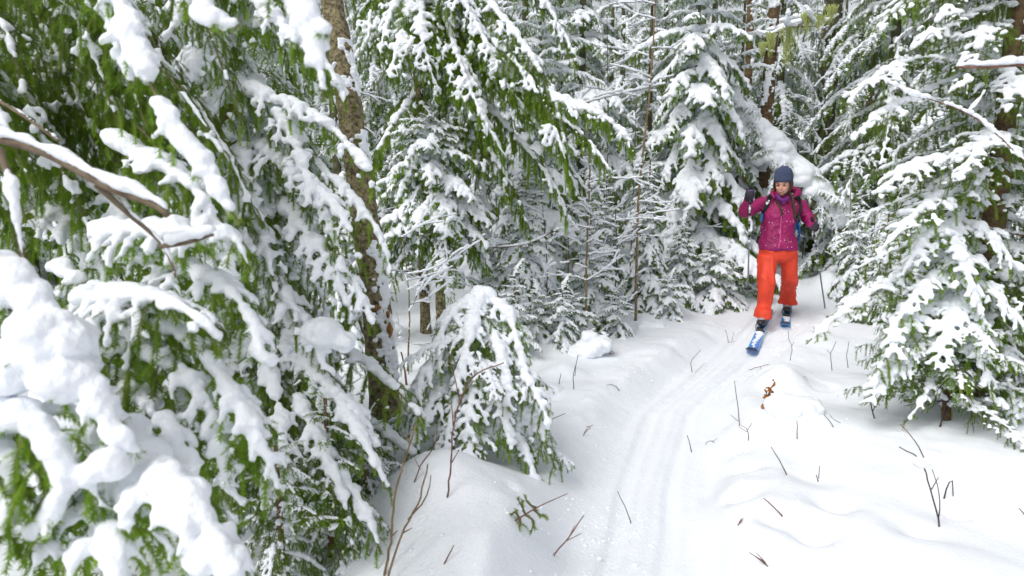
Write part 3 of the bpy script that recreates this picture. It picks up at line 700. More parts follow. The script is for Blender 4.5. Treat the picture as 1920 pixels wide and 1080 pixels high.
# ------------------------------------------------------------------ cascading fir, left of the mossy trunk
w = P(475, 540, 3.7); z0 = gz(w[0], w[1]); tB = empty('cascading_fir', (w[0], w[1], z0-.05)); tag(tB, 'fir with long cascades of snow laden boughs, left of the big mossy trunk', 'tree'); o0 = np.array(tB.location)
pts = [(0, 0, -.1), (-.05, 0, 1.2), (-.1, .05, 2.4), (-.15, .1, 4.4)]; obj('trunk', trunk_mesh(pts, .06, .02, M_BARK2, 12, seed=6, n=50), tB)
BK = dict(voxel=.007, hang=.75, side_len=.26, sr=.020, spine_snow=1.8, thresh=.0, spacing=.038)
casc = [
    ([(450, 200, 3.6), (560, 290, 3.3), (650, 360, 3.2), (710, 440, 3.15), (735, 520, 3.15)], dict(side_len=.16, sr=.017)),
    ([(470, 380, 3.6), (580, 470, 3.2), (660, 530, 3.05), (705, 620, 3.0)], dict(side_len=.18)),
    ([(400, 100, 3.6), (430, 145, 3.4), (490, 180, 3.25), (570, 205, 3.2), (640, 260, 3.15), (690, 320, 3.1), (715, 375, 3.1)], dict(side_len=.20)),
    ([(450, 120, 3.6), (500, 190, 3.3), (545, 250, 3.2), (575, 330, 3.1), (620, 430, 3.05), (650, 520, 3.0)], dict(side_len=.24)),
    ([(440, 330, 3.6), (510, 370, 3.3), (575, 430, 3.1), (630, 520, 3.0), (662, 610, 3.0)], {}),
    ([(430, 150, 3.5), (400, 200, 3.2), (370, 270, 3.1), (350, 330, 3.0)], dict(thresh=.0)),
    ([(470, 420, 3.6), (500, 480, 3.2), (540, 560, 3.0), (590, 630, 2.95), (610, 700, 2.9)], dict(blobs=[(605, 620, 2.9, .085), (640, 640, 2.9, .06)])),
    ([(470, 500, 3.6), (540, 600, 3.2), (600, 700, 3.0), (660, 770, 2.9), (715, 850, 2.85)], {}),
    ([(470, 520, 3.6), (560, 660, 3.1), (640, 760, 2.9), (695, 850, 2.8), (735, 930, 2.8)], dict(side_len=.2)),
    ([(465, 560, 3.6), (500, 680, 3.0), (525, 780, 2.8), (540, 890, 2.7), (545, 980, 2.7)], {}),
    ([(465, 600, 3.6), (560, 760, 2.9), (610, 850, 2.8), (650, 960, 2.7), (665, 1050, 2.7)], dict(thresh=.15)),
    ([(470, 300, 3.6), (480, 380, 3.2), (500, 470, 3.0), (520, 560, 2.95)], {}),
    ([(440, 40, 3.6), (520, 60, 3.3), (600, 110, 3.2), (650, 190, 3.2)], dict(thresh=.1)),
    ([(430, 60, 3.6), (380, 100, 3.2), (345, 170, 3.0), (335, 250, 3.0)], {}),
    ([(460, 650, 3.6), (490, 790, 2.9), (500, 900, 2.7), (490, 1000, 2.6)], dict(thresh=.2)),
    ([(470, 700, 3.6), (600, 860, 2.9), (680, 950, 2.75), (715, 1040, 2.7)], dict(thresh=.15, side_len=.2)),
    ([(460, 250, 3.6), (520, 300, 3.2), (590, 350, 3.1), (650, 420, 3.0), (680, 500, 3.0)], dict(side_len=.2)),
    ([(440, 230, 3.5), (460, 300, 3.2), (450, 400, 3.0), (470, 480, 2.9)], dict(thresh=.05)),
    ([(430, -60, 3.6), (480, 0, 3.3), (540, 60, 3.2), (590, 130, 3.2)], dict(thresh=.15)),
    ([(430, -80, 3.6), (380, -20, 3.2), (330, 40, 3.0), (290, 110, 2.9)], dict(thresh=.1)),
]
for i, (sp, kw) in enumerate(casc):
    k2 = dict(BK); k2.update(kw); hero(tB, sp, 80+i, **k2)
rs = np.random.RandomState(33); pr = resample(pts, 60)
for i in range(60):
    f = .06+.85*i/60; put_bough(tB, ('light_droop', 'heavy_droop', 'light_flat')[rs.randint(3)], tuple(pr[int(59*f)]), i*2.4+rs.rand(), R(-16), (1.05-.5*f)*(.7+.4*rs.rand()), rs)

for (px, py0, d, h, rad, sd, lb, kn) in ((600, 0, 2.75, .75, .42, 41, 'dark green little fir at the bottom, left of the tall yellowish twig', ('light_flat', 'light_droop', 'light_droop')),
        (675, 0, 3.1, .42, .30, 42, 'half buried green fir seedling at the foot of the mossy trunk', ('light_flat', 'heavy_flat', 'light_droop')),
        (500, 0, 2.5, .8, .42, 43, 'shaded little fir beneath the lowest cascades at the bottom left', ('light_flat', 'light_droop', 'light_droop'))):
    w = P(px, 540, d); conifer('young_fir', lb, w[0], w[1], h, rad, kn, 46, .018, seed=sd, zmin=.05, m=M_BARK2, crown_pow=.6)
rs = np.random.RandomState(34)
for i in range(30): put_bough(tB, ('light_droop', 'heavy_droop', 'light_flat')[i % 3], (0, 0, .15+.025*i), -.9+1.8*rs.rand()-1.2, R(-8), .95+.35*rs.rand(), rs)

# ------------------------------------------------------------------ near left fir reaching into the frame
tA = empty('near_fir', (-2.3, 1.9, gz(-2.3, 1.9)-.1)); tag(tA, 'near fir at the left edge, its blurred boughs heaped with snow closest to the camera', 'tree'); o0 = np.array(tA.location)
pts = [(0, 0, -.1), (.03, 0, 1.5), (0, .05, 3), (0, .1, 5.5)]; obj('trunk', trunk_mesh(pts, .11, .04, M_BARK, 14, seed=8, n=70), tA)
NK = dict(voxel=.0055, hang=.8, side_len=.20, sr=.0145, spine_snow=1.9, thresh=.02, spacing=.034, nw=.0026, dens=1.2, spine_r=.007)
near = [
    ([(40, -300, 1.9), (150, -100, 1.7), (215, -10, 1.6), (265, 120, 1.55), (320, 230, 1.5), (390, 330, 1.48), (450, 420, 1.46)], dict(spine_snow=2.7, thresh=.1, side_len=.12)),
    ([(100, -200, 1.9), (185, -20, 1.65), (210, 60, 1.6), (235, 120, 1.58), (250, 170, 1.57)], dict(side_len=.08, thresh=.2, spine_snow=1.9)),
    ([(-300, 480, 1.3), (-120, 430, 1.3), (-20, 500, 1.28), (60, 560, 1.26), (130, 660, 1.24), (190, 760, 1.22), (235, 850, 1.2)],
     dict(blobs=[(90, 640, 1.24, .075), (20, 680, 1.24, .065), (120, 710, 1.22, .055), (55, 560, 1.26, .035)], spine_snow=2.3, side_len=.15, thresh=-.2)),
    ([(-200, 800, 1.3), (-60, 790, 1.25), (40, 790, 1.22), (100, 840, 1.2), (110, 930, 1.18), (70, 1000, 1.18)], dict(spine_snow=2.3, thresh=-.1, blobs=[(200, 870, 1.2, .04)])),
    ([(-150, 820, 1.3), (0, 870, 1.2), (20, 920, 1.18), (0, 1010, 1.15)], dict(spine_snow=2.2)),
    ([(150, 540, 1.9), (240, 590, 1.75), (330, 620, 1.7), (400, 690, 1.65), (460, 780, 1.6), (500, 860, 1.58), (525, 930, 1.58)], dict(spine_snow=2.0)),
    ([(120, 640, 1.9), (250, 660, 1.7), (340, 700, 1.62), (400, 790, 1.6), (420, 870, 1.58), (430, 940, 1.55)], {}),
    ([(100, 760, 1.7), (230, 840, 1.4), (300, 900, 1.25), (360, 950, 1.2), (410, 1020, 1.18), (450, 1120, 1.15)], dict(spine_snow=2.2, sr=.018, blobs=[(345, 960, 1.2, .045), (390, 1040, 1.18, .045)], thresh=-.1)),
    ([(100, 900, 1.5), (180, 960, 1.3), (210, 1020, 1.2), (230, 1120, 1.15)], dict(spine_snow=2.1)),
    ([(180, 440, 1.9), (300, 440, 1.75), (390, 440, 1.65), (440, 450, 1.6), (470, 510, 1.58)], dict(spine_snow=1.8, side_len=.16)),
    ([(200, 480, 1.9), (340, 500, 1.8), (420, 540, 1.7), (470, 600, 1.65), (490, 680, 1.6)], dict(thresh=.0)),
    ([(150, 560, 1.8), (280, 560, 1.6), (360, 590, 1.5), (420, 650, 1.5)], dict(thresh=.0)),
    ([(200, 700, 1.8), (280, 760, 1.6), (330, 830, 1.5), (345, 900, 1.48)], {}),
    ([(300, -200, 1.5), (340, -80, 1.35), (370, 0, 1.3), (400, 40, 1.28), (455, 50, 1.28)], dict(sr=.018, spine_snow=1.7, side_len=.10, thresh=-.2)),
    ([(420, -200, 1.5), (500, -80, 1.32), (545, 0, 1.28), (590, 40, 1.26), (615, 70, 1.25)], dict(sr=.019, spine_snow=1.8, side_len=.10, thresh=-.2)),
    ([(480, -200, 1.5), (555, -20, 1.3), (580, 60, 1.27), (600, 130, 1.25), (607, 190, 1.25)], dict(sr=.018, spine_snow=1.7, side_len=.09, thresh=-.1)),
]
for i, (sp, kw) in enumerate(near):
    k2 = dict(NK); k2.update(kw); hero(tA, sp, 120+i, **k2)
# green curtain of hanging twigs with little snow
rs = np.random.RandomState(9)
for i in range(30):
    x = -120+rs.rand()*500; y = -160+rs.rand()*430; d = 2.15+rs.rand()*.9; dx = 70+rs.rand()*110; dy = 190+rs.rand()*130
    sp = [(x-120, y-110, d+.15), (x, y, d), (x+dx*.5, y+dy*.4, d-.05), (x+dx, y+dy, d-.08)]
    hero(tA, sp, 150+i, voxel=.008, hang=1.25, side_len=.24, sr=.0135, spine_snow=1.3, thresh=.36, spacing=.034, nw=.0026, dens=1.1)
for i in range(16):
    x = -80+rs.rand()*480; y = 330+rs.rand()*650; d = 2.0+rs.rand()*.8
    sp = [(x-150, y-90, d+.15), (x, y, d), (x+50, y+70, d-.05), (x+90, y+180, d-.08)]
    hero(tA, sp, 190+i, voxel=.008, hang=1.0, side_len=.24, sr=.017, spine_snow=1.6, thresh=.12, spacing=.036, nw=.0026, dens=1.1)
# long bare limb
def limb(tree, spec, r0, r1, snow_r, seed, m=None, s0=.2, s1=1., name='limb', voxel=.006):
    o0 = np.array(tree.location); p = resample([P(*s)-o0 for s in spec], 360); rs = np.random.RandomState(seed)
    b = obj(name, trunk_mesh(p, r0, r1, m or M_TWIG, 10, bump=.1, seed=seed, n=60), tree)
    u = np.linspace(s0, s1, int(plen(p)*abs(s1-s0)/(snow_r*.3))); i = np.minimum((u*359).astype(int), 358); q = p[i]
    r = snow_r*(.75+.5*vnoise(q*18+seed, 2)+.2*rs.rand(len(q)))*np.minimum(1, np.minimum((u-s0)*14+.35, (s1-u)*14+.5))
    sm = snow_mesh('snow', q+ZZ*(r*.75+r0*.6)[:, None], np.maximum(r, .003), voxel, 3); obj('snow', sm, b); return b
limb(tA, [(-200, 220, 1.6), (0, 262, 1.5), (90, 290, 1.48), (200, 350, 1.45), (290, 385, 1.42), (315, 405, 1.42)], .011, .007, .016, 1, s0=.1, s1=1.)
limb(tA, [(180, 345, 1.46), (240, 400, 1.5), (305, 460, 1.52), (330, 520, 1.52)], .006, .003, .005, 2)
limb(tA, [(-100, 130, 2.0), (40, 215, 1.95), (110, 265, 1.95)], .006, .004, .005, 3)
limb(tA, [(300, 462, 1.52), (350, 455, 1.5), (400, 440, 1.48)], .005, .003, .014, 4)
limb(tA, [(0, 280, 1.4), (20, 350, 1.38), (35, 430, 1.36), (45, 500, 1.35)], .006, .004, .012, 5)

# ------------------------------------------------------------------ right side: big dark spruce and the low fir before it
w = P(1850, 540, 4.75); z0 = gz(w[0], w[1]); tO = empty('dark_spruce', (w[0], w[1], z0-.05)); tag(tO, 'big dark green spruce filling the right side, its boughs reaching out over the snow', 'tree'); o0 = np.array(tO.location)
pts = [(0, 0, -.1), (0, 0, 1.5), (.03, .05, 3.4), (.05, .1, 6.)]; obj('trunk', trunk_mesh(pts, .085, .02, M_BARK2, 14, seed=16, n=80), tO)
OK_ = dict(skirt=.22, voxel=.0075, hang=.35, side_len=.30, sr=.019, spine_snow=1.45, thresh=-.0, spacing=.04, nw=.0026, mats=[M_TWIG, M_NEEDLE_D])
right = [
    ([(1850, 470, 4.7), (1740, 490, 4.4), (1640, 545, 4.1), (1560, 600, 4.0), (1512, 645, 3.95)], dict(side_len=.22)),
    ([(1850, 120, 4.7), (1760, 110, 4.4), (1690, 120, 4.2), (1620, 160, 4.1), (1580, 210, 4.0)], dict(side_len=.24)),
    ([(1850, 200, 4.7), (1740, 190, 4.4), (1660, 205, 4.2), (1610, 250, 4.1), (1592, 268, 4.1)], dict(side_len=.2)),
    ([(1850, 0, 4.7), (1780, -30, 4.4), (1700, 0, 4.2), (1640, 60, 4.1)], {}),
    ([(1850, -100, 4.7), (1800, -60, 4.2), (1770, 20, 4.0), (1720, 90, 3.9)], {}),
    ([(1850, 300, 4.7), (1780, 290, 4.3), (1700, 320, 4.1), (1640, 370, 4.0)], {}),
    ([(1850, 350, 4.7), (1760, 370, 4.2), (1700, 420, 4.0), (1640, 480, 3.9)], {}),
    ([(1850, 250, 4.7), (1850, 260, 4.1), (1820, 300, 3.8), (1790, 350, 3.7)], {}),
    ([(1850, 520, 4.7), (1760, 560, 4.3), (1700, 620, 4.0), (1640, 700, 3.9)], dict(thresh=.0)),
    ([(1850, 100, 4.7), (1900, 150, 4.2), (1930, 200, 4.0), (1950, 260, 3.9)], {}),
    ([(1850, 50, 4.7), (1840, 60, 4.1), (1830, 110, 3.9), (1800, 170, 3.8)], dict(thresh=.1)),
    ([(1850, 600, 4.7), (1780, 640, 4.3), (1700, 690, 4.05), (1620, 760, 3.95)], dict(side_len=.22, thresh=.05)),
]
for i, (sp, kw) in enumerate(right):
    k2 = dict(OK_); k2.update(kw); hero(tO, sp, 220+i, **k2)
rs = np.random.RandomState(44); pr = resample(pts, 60)
for i in range(90):
    f = .10+.72*i/90; put_bough(tO, ('spruce_flat', 'spruce_droop', 'light_flat', 'spruce_flat')[rs.randint(4)], tuple(pr[int(59*f)]), i*2.4+rs.rand(), R(-6), (1.02+.2*math.cos(i*2.4)*0-.45*f)*(.75+.4*rs.rand()), rs)

w, d = G(1775, 790); tP = empty('low_fir', tuple(w)); tag(tP, 'low snow heaped fir at the foot of the big dark spruce', 'tree'); dP = d
pts = [(0, 0, -.1), tuple(P(1785, 600, dP+.15)-w), tuple(P(1800, 400, dP+.2)-w)]; obj('trunk', trunk_mesh(pts, .028, .006, M_BARK2, 8, seed=17, n=30), tP)
PK = dict(skirt=.35, voxel=.0065, hang=.5, side_len=.21, sr=.020, spine_snow=1.5, thresh=-.12, spacing=.036, nw=.0026)
for i, (sp, kw) in enumerate([
    ([(1800, 420, .2), (1760, 430, 0), (1720, 470, -.1), (1690, 520, -.15)], {}), ([(1800, 420, .2), (1840, 430, 0), (1890, 480, -.1), (1930, 540, -.1)], {}),
    ([(1795, 500, .2), (1740, 530, -.1), (1690, 590, -.2), (1660, 650, -.25)], {}), ([(1795, 520, .2), (1850, 540, -.1), (1900, 590, -.2), (1950, 650, -.2)], {}),
    ([(1795, 540, .2), (1790, 590, -.2), (1770, 640, -.3), (1750, 700, -.35)], dict(thresh=-.35)), ([(1790, 600, .2), (1720, 620, 0), (1670, 660, -.1), (1630, 730, -.15)], dict(thresh=.0)),
    ([(1790, 600, .2), (1830, 650, -.2), (1850, 710, -.3), (1865, 760, -.3)], {}), ([(1790, 640, .2), (1730, 660, -.1), (1680, 690, -.2), (1650, 750, -.2)], dict(thresh=.1)),
    ([(1790, 620, .2), (1870, 650, 0), (1930, 700, -.1), (1970, 760, -.1)], {}), ([(1790, 680, .2), (1750, 710, -.1), (1730, 750, -.2), (1700, 790, -.2)], dict(thresh=.1, side_len=.14)),
    ([(1800, 460, .2), (1810, 500, -.2), (1830, 560, -.3), (1850, 620, -.3)], {}), ([(1800, 400, .2), (1790, 430, .0), (1800, 480, -.2), (1810, 520, -.2)], dict(side_len=.14))]):
    k2 = dict(PK); k2.update(kw); hero(tP, [(a, b, dP+c) for a, b, c in sp], 240+i, **k2)
rs = np.random.RandomState(15)
for i in range(16): put_bough(tP, ('heavy_flat', 'light_flat', 'spruce_flat')[i % 3], (0, 0, .10+.035*i), i*2.4, R(2), .62-.01*i, rs)
for i in range(26): put_bough(tO, ('light_droop', 'spruce_flat', 'spruce_droop')[i % 3], (0, 0, .15+.03*i), i*2.4+.5, R(2), .7+.2*rs.rand(), rs)
dead_branches(tO, [(0, 0, 0), (0, 0, 1.2)], 16, .05, .9, .55, 5, snow=False); dead_branches(tP, [(0, 0, 0), (0, 0, .5)], 10, .1, .9, .35, 6, snow=False)
w, d = G(1900, 800); t = empty('fir_sprig', tuple(w)); tag(t, 'short snowy fir sprig poking out at the right edge beside the low fir', 'plant')
for i, sp in enumerate([[(1900, 800), (1880, 760), (1850, 750)], [(1900, 800), (1920, 750), (1960, 740)], [(1900, 800), (1900, 740), (1890, 710)]]):
    hero(t, [(a, b, d-.05*j) for j, (a, b) in enumerate(sp)], 260+i, **dict(PK, side_len=.12, sr=.018))

# ------------------------------------------------------------------ leaning log deep in snow
lp = [P(1330, 90, 10.0), P(1385, 195, 9.9), P(1470, 285, 9.8), P(1560, 385, 9.7), P(1640, 475, 9.6)]
e = lp[-1].copy(); e[2] = gz(e[0], e[1]); t = empty('leaning_log', tuple(e)); tag(t, 'fallen tree trunk leaning behind the skier with a thick roll of snow along its top', 'fallen tree')
q = resample([a-e for a in lp], 80); obj('trunk', trunk_mesh(q-np.array([0, 0, .13]), .105, .12, M_BARK, 14, seed=12, n=70), t)
rs = np.random.RandomState(6); C, rr = [], []
for i in range(120):
    s = i/119; p = q[int(s*79)]; r = .10+.055*vnoise(np.array([[s*13, 3, 0]]), 3)[0]+.015*rs.rand(); C.append(p+np.array([rs.randn()*.012, rs.randn()*.02, .03])); rr.append(r)
    if rs.rand() < .75: C.append(p+np.array([rs.randn()*.12, -.08-.1*rs.rand(), -.0-.24*rs.rand()])); rr.append(.07+.05*rs.rand())
obj('snow', snow_mesh('snow', C, rr, .015, 6), t)
for i in range(26): put_bough(t, ('frost_droop', 'heavy_droop', 'frost_flat')[i % 3], tuple(q[int(3+74*(i+.5)/26)]-np.array([0, .05, .1])), -math.pi/2+(rs.rand()-.5)*2.6, R(-15), .35+.35*rs.rand(), rs)

# ------------------------------------------------------------------ bare saplings, twigs
def branchy(name, label, cat, lines, m, snow=.0, parent=None, group=None, base=None, sides=6, voxel=None):
    """lines: list of (points world, r0, r1) ; first line is the stem; children named branch"""
    b0 = np.array(lines[0][0][0] if base is None else base); t = empty(name, tuple(b0)) if parent is None else parent
    if parent is None: tag(t, label, cat, group)
    rs = np.random.RandomState(int(abs(b0[0]*1000)) % 9999)
    for i, (pts, r0, r1) in enumerate(lines):
        L = plen(pts); n = max(5, min(40, int(L/.03))); p = resample(np.array(pts)-b0, n)
        p[1:-1] += (rs.rand(n-2, 3)-.5)*min(.006, L*.02)
        A = Acc(); A.add(*tube(p, np.linspace(r0, r1, n), sides)); b = obj('stem' if i == 0 else 'branch', A.mesh('branch', [m]), t)
        if snow:
            k = max(3, int(L/(snow*1.1))); pp = resample(p, k); T = np.gradient(pp, axis=0); T /= np.linalg.norm(T, axis=1)[:, None]
            hz = np.sqrt(np.clip(1-T[:, 2]**2, 0, 1)); r = snow*(.7+.6*rs.rand(k))*(.25+.85*hz)*(hz > .3)
            r = np.where(vnoise(pp*9, 4) > -.5, r, 0)
            ok = r > .002
            if ok.sum() > 2:
                if voxel is None: V, T_ = balls(pp[ok]+ZZ*(r[ok]*.7+r1)[:, None], r[ok], ICO0, (1.5, 1.5, .9)); sm = make_mesh('snow', V, T_, None, [M_SNOW])
                else: sm = snow_mesh('snow', pp[ok]+ZZ*(r[ok]*.7+r1)[:, None], r[ok], voxel, 2)
                if sm: obj('snow', sm, b)
    return t
def rand_branches(pts, n, L, seed, r=.004, up=.3, f0=.1, f1=.95, depth=2):
    rs = np.random.RandomState(seed); p = resample(pts, 50); out = []
    for i in range(n):
        j = int(49*(f0+(f1-f0)*rs.rand())); a = rs.rand()*6.28; d = unit(np.array([math.cos(a), math.sin(a)*.7, up+.5*(rs.rand()-.5)])); l = L*(.4+.9*rs.rand()); q = [p[j]]
        for k in range(6): d = unit(d+(rs.rand(3)-.5)*.35); q.append(q[-1]+d*l/6)
        out.append((q, r, r*.3))
        if depth > 1:
            for k in range(3):
                f = 1+rs.randint(5); e = unit(unit(q[f]-q[f-1])+(rs.rand(3)-.5)*1.5); l2 = l*.4*(.5+rs.rand()); out.append(([q[f], q[f]+e*l2*.5+(rs.rand(3)-.5)*.02, q[f]+e*l2], r*.6, r*.25))
    return out
def G0(px, py): return G(px, py)[0]
s1 = [P(1195, 480, 7.4), P(1197, 380, 7.4), P(1212, 230, 7.4), P(1222, 120, 7.4), P(1232, -60, 7.4)]
s1[0][2] = gz(*s1[0][:2])-.05
branchy('bare_sapling', 'tall thin bare sapling with snow lined twigs in front of the central fir', 'sapling', [(s1, .016, .007)]+rand_branches(s1, 14, .5, 1, .005), M_STEM, .010)
s2 = [P(1098, 640, 6.5), P(1100, 480, 6.5), P(1104, 380, 6.5), P(1107, 270, 6.5)]; s2[0][2] = gz(*s2[0][:2])-.05
branchy('bare_sapling', 'straight yellowish sapling stem below the tip of the overhanging bough', 'sapling', [(s2, .013, .006)]+rand_branches(s2, 12, .4, 2, .004), M_STEM, .009)
for i, (px, d, h, lb) in enumerate([(1150, 7.3, 1.5, 'dark bare shrub with snowy twigs left of the narrow young fir'), (1060, 7.2, 1.6, 'snow lined shrub behind the white laden centre fir'), (1020, 6.6, 1.3, 'thin twiggy shrub right of the white laden centre fir'),
        (1580, 9.4, 1.6, 'snow lined shrub behind the skier pole at the trail end'), (1630, 8.3, 1.2, 'bare shrub with white twigs right of the trail end'), (915, 7.4, 1.2, 'snowy twig tangle right of the young fir stem'),
        (1300, 9.2, 1.0, 'thin twigs poking from the wood left of the skier'), (760, 5.6, 1.2, 'dark twigs between the mossy trunk and the young fir'), (1130, 9.6, 3.6, 'tall white twigged bush in front of the olive spruce'), (1180, 9.9, 3.9, 'high snow lined bush behind the tall bare sapling'), (1500, 11.5, 4.2, 'tall bush with white twigs above the leaning log'), (1350, 11.5, 4.6, 'pale twiggy bush left of the straight brown trunk')]):
    w = P(px, 540, d); z = gz(w[0], w[1]); st = [(w[0], w[1], z-.05), (w[0]+.03, w[1], z+h*.5), (w[0]-.02, w[1], z+h)]
    branchy('bare_shrub', lb, 'shrub', [(st, .009, .003)]+rand_branches(st, 9 if h < 2 else 12, .38 if h < 2 else .6, 20+i, .0035), M_TWIG3 if i % 2 == 0 else M_STEM, .009 if h < 2 else .013)
# snowy twig lines through the gap in the centre
branchy('snowy_branch', 'long thin snow lined branch arching across the gap in the centre', 'branch', [([P(1030, 215, 7.6), P(1120, 187, 7.4), P(1190, 170, 7.4), P(1245, 158, 7.5)], .006, .003)]+rand_branches([P(1060, 195, 7.5), P(1245, 158, 7.5)], 8, .3, 5, .003), M_STEM, .012)
branchy('snowy_branch', 'snow lined branch above the white laden centre fir, left of the yellowish stem', 'branch', [([P(900, 465, 6.4), P(985, 458, 6.3), P(1060, 425, 6.3), P(1110, 428, 6.3)], .006, .003)]+rand_branches([P(900, 465, 6.4), P(1110, 428, 6.3)], 10, .3, 6, .003), M_TWIG2, .010)
# near snowy branches on the right
b = [P(1850, 430, 4.75), P(2060, 460, 3.9), P(2110, 420, 3.2), P(1990, 350, 3.0), P(1920, 300, 3.0), P(1850, 235, 3.0), P(1800, 205, 3.0), P(1735, 185, 3.0), P(1664, 155, 3.0)]
branchy('snowy_branch', 'long bare branch lined with snow crossing in front of the big dark spruce', 'branch', [(b, .006, .002), ([P(1815, 210, 3.0), P(1835, 190, 2.98), P(1845, 172, 2.97)], .003, .001), ([P(1735, 185, 3.0), P(1700, 175, 2.95), P(1690, 165, 2.95)], .002, .001)], M_TWIG2, .0095, voxel=.004)
tN = empty('snowy_branch', tuple(P(2000, 130, 1.7))); tag(tN, 'blurred branch carrying a smooth white roll of snow at the upper right edge', 'branch')
limb(tN, [(1850, 40, 4.75), (2150, 70, 3.6), (2240, 100, 2.4), (2090, 120, 1.78), (1920, 122, 1.7), (1860, 126, 1.7), (1796, 126, 1.7)], .005, .003, .013, 7, m=M_TWIG2, s0=.55, voxel=.005)
# hanging lichen
M_LICH = mat('beard_lichen', (.33, .40, .10), .9, col2=(.50, .55, .22), scale=50)
lb_ = [P(1430, 75, 8.6), P(1480, 52, 8.5), P(1530, 48, 8.5), P(1570, 30, 8.5)]
tL = branchy('lichen_branch', 'snowy branch hung with long yellow green lichen above the skier', 'branch', [(lb_, .012, .005)]+rand_branches(lb_, 6, .3, 9, .004), M_STEM, .028, voxel=.012)
rs = np.random.RandomState(2); o0 = np.array(tL.location)
for (px, py, ln, wd) in ((1478, 52, .50, .05), (1447, 62, .30, .03), (1515, 25, .28, .05), (1538, 30, .2, .05), (1430, 80, .2, .03), (1560, 10, .25, .04)):
    A = Acc(); p = P(px, py, 8.45)-o0
    for i in range(70):
        a = rs.randn(3)*wd*np.array([1, .5, .3]); l = ln*(.3+.7*rs.rand()); q = np.array([p+a, p+a*.8-ZZ*l*.5+(rs.rand(3)-.5)*.02, p+a*.35-ZZ*l+np.array([-.04*ln, 0, 0])])
        A.add(*tube(q, [.004, .003, .001], 3, caps=False))
    obj('lichen', A.mesh('lichen', [M_LICH]), tL)

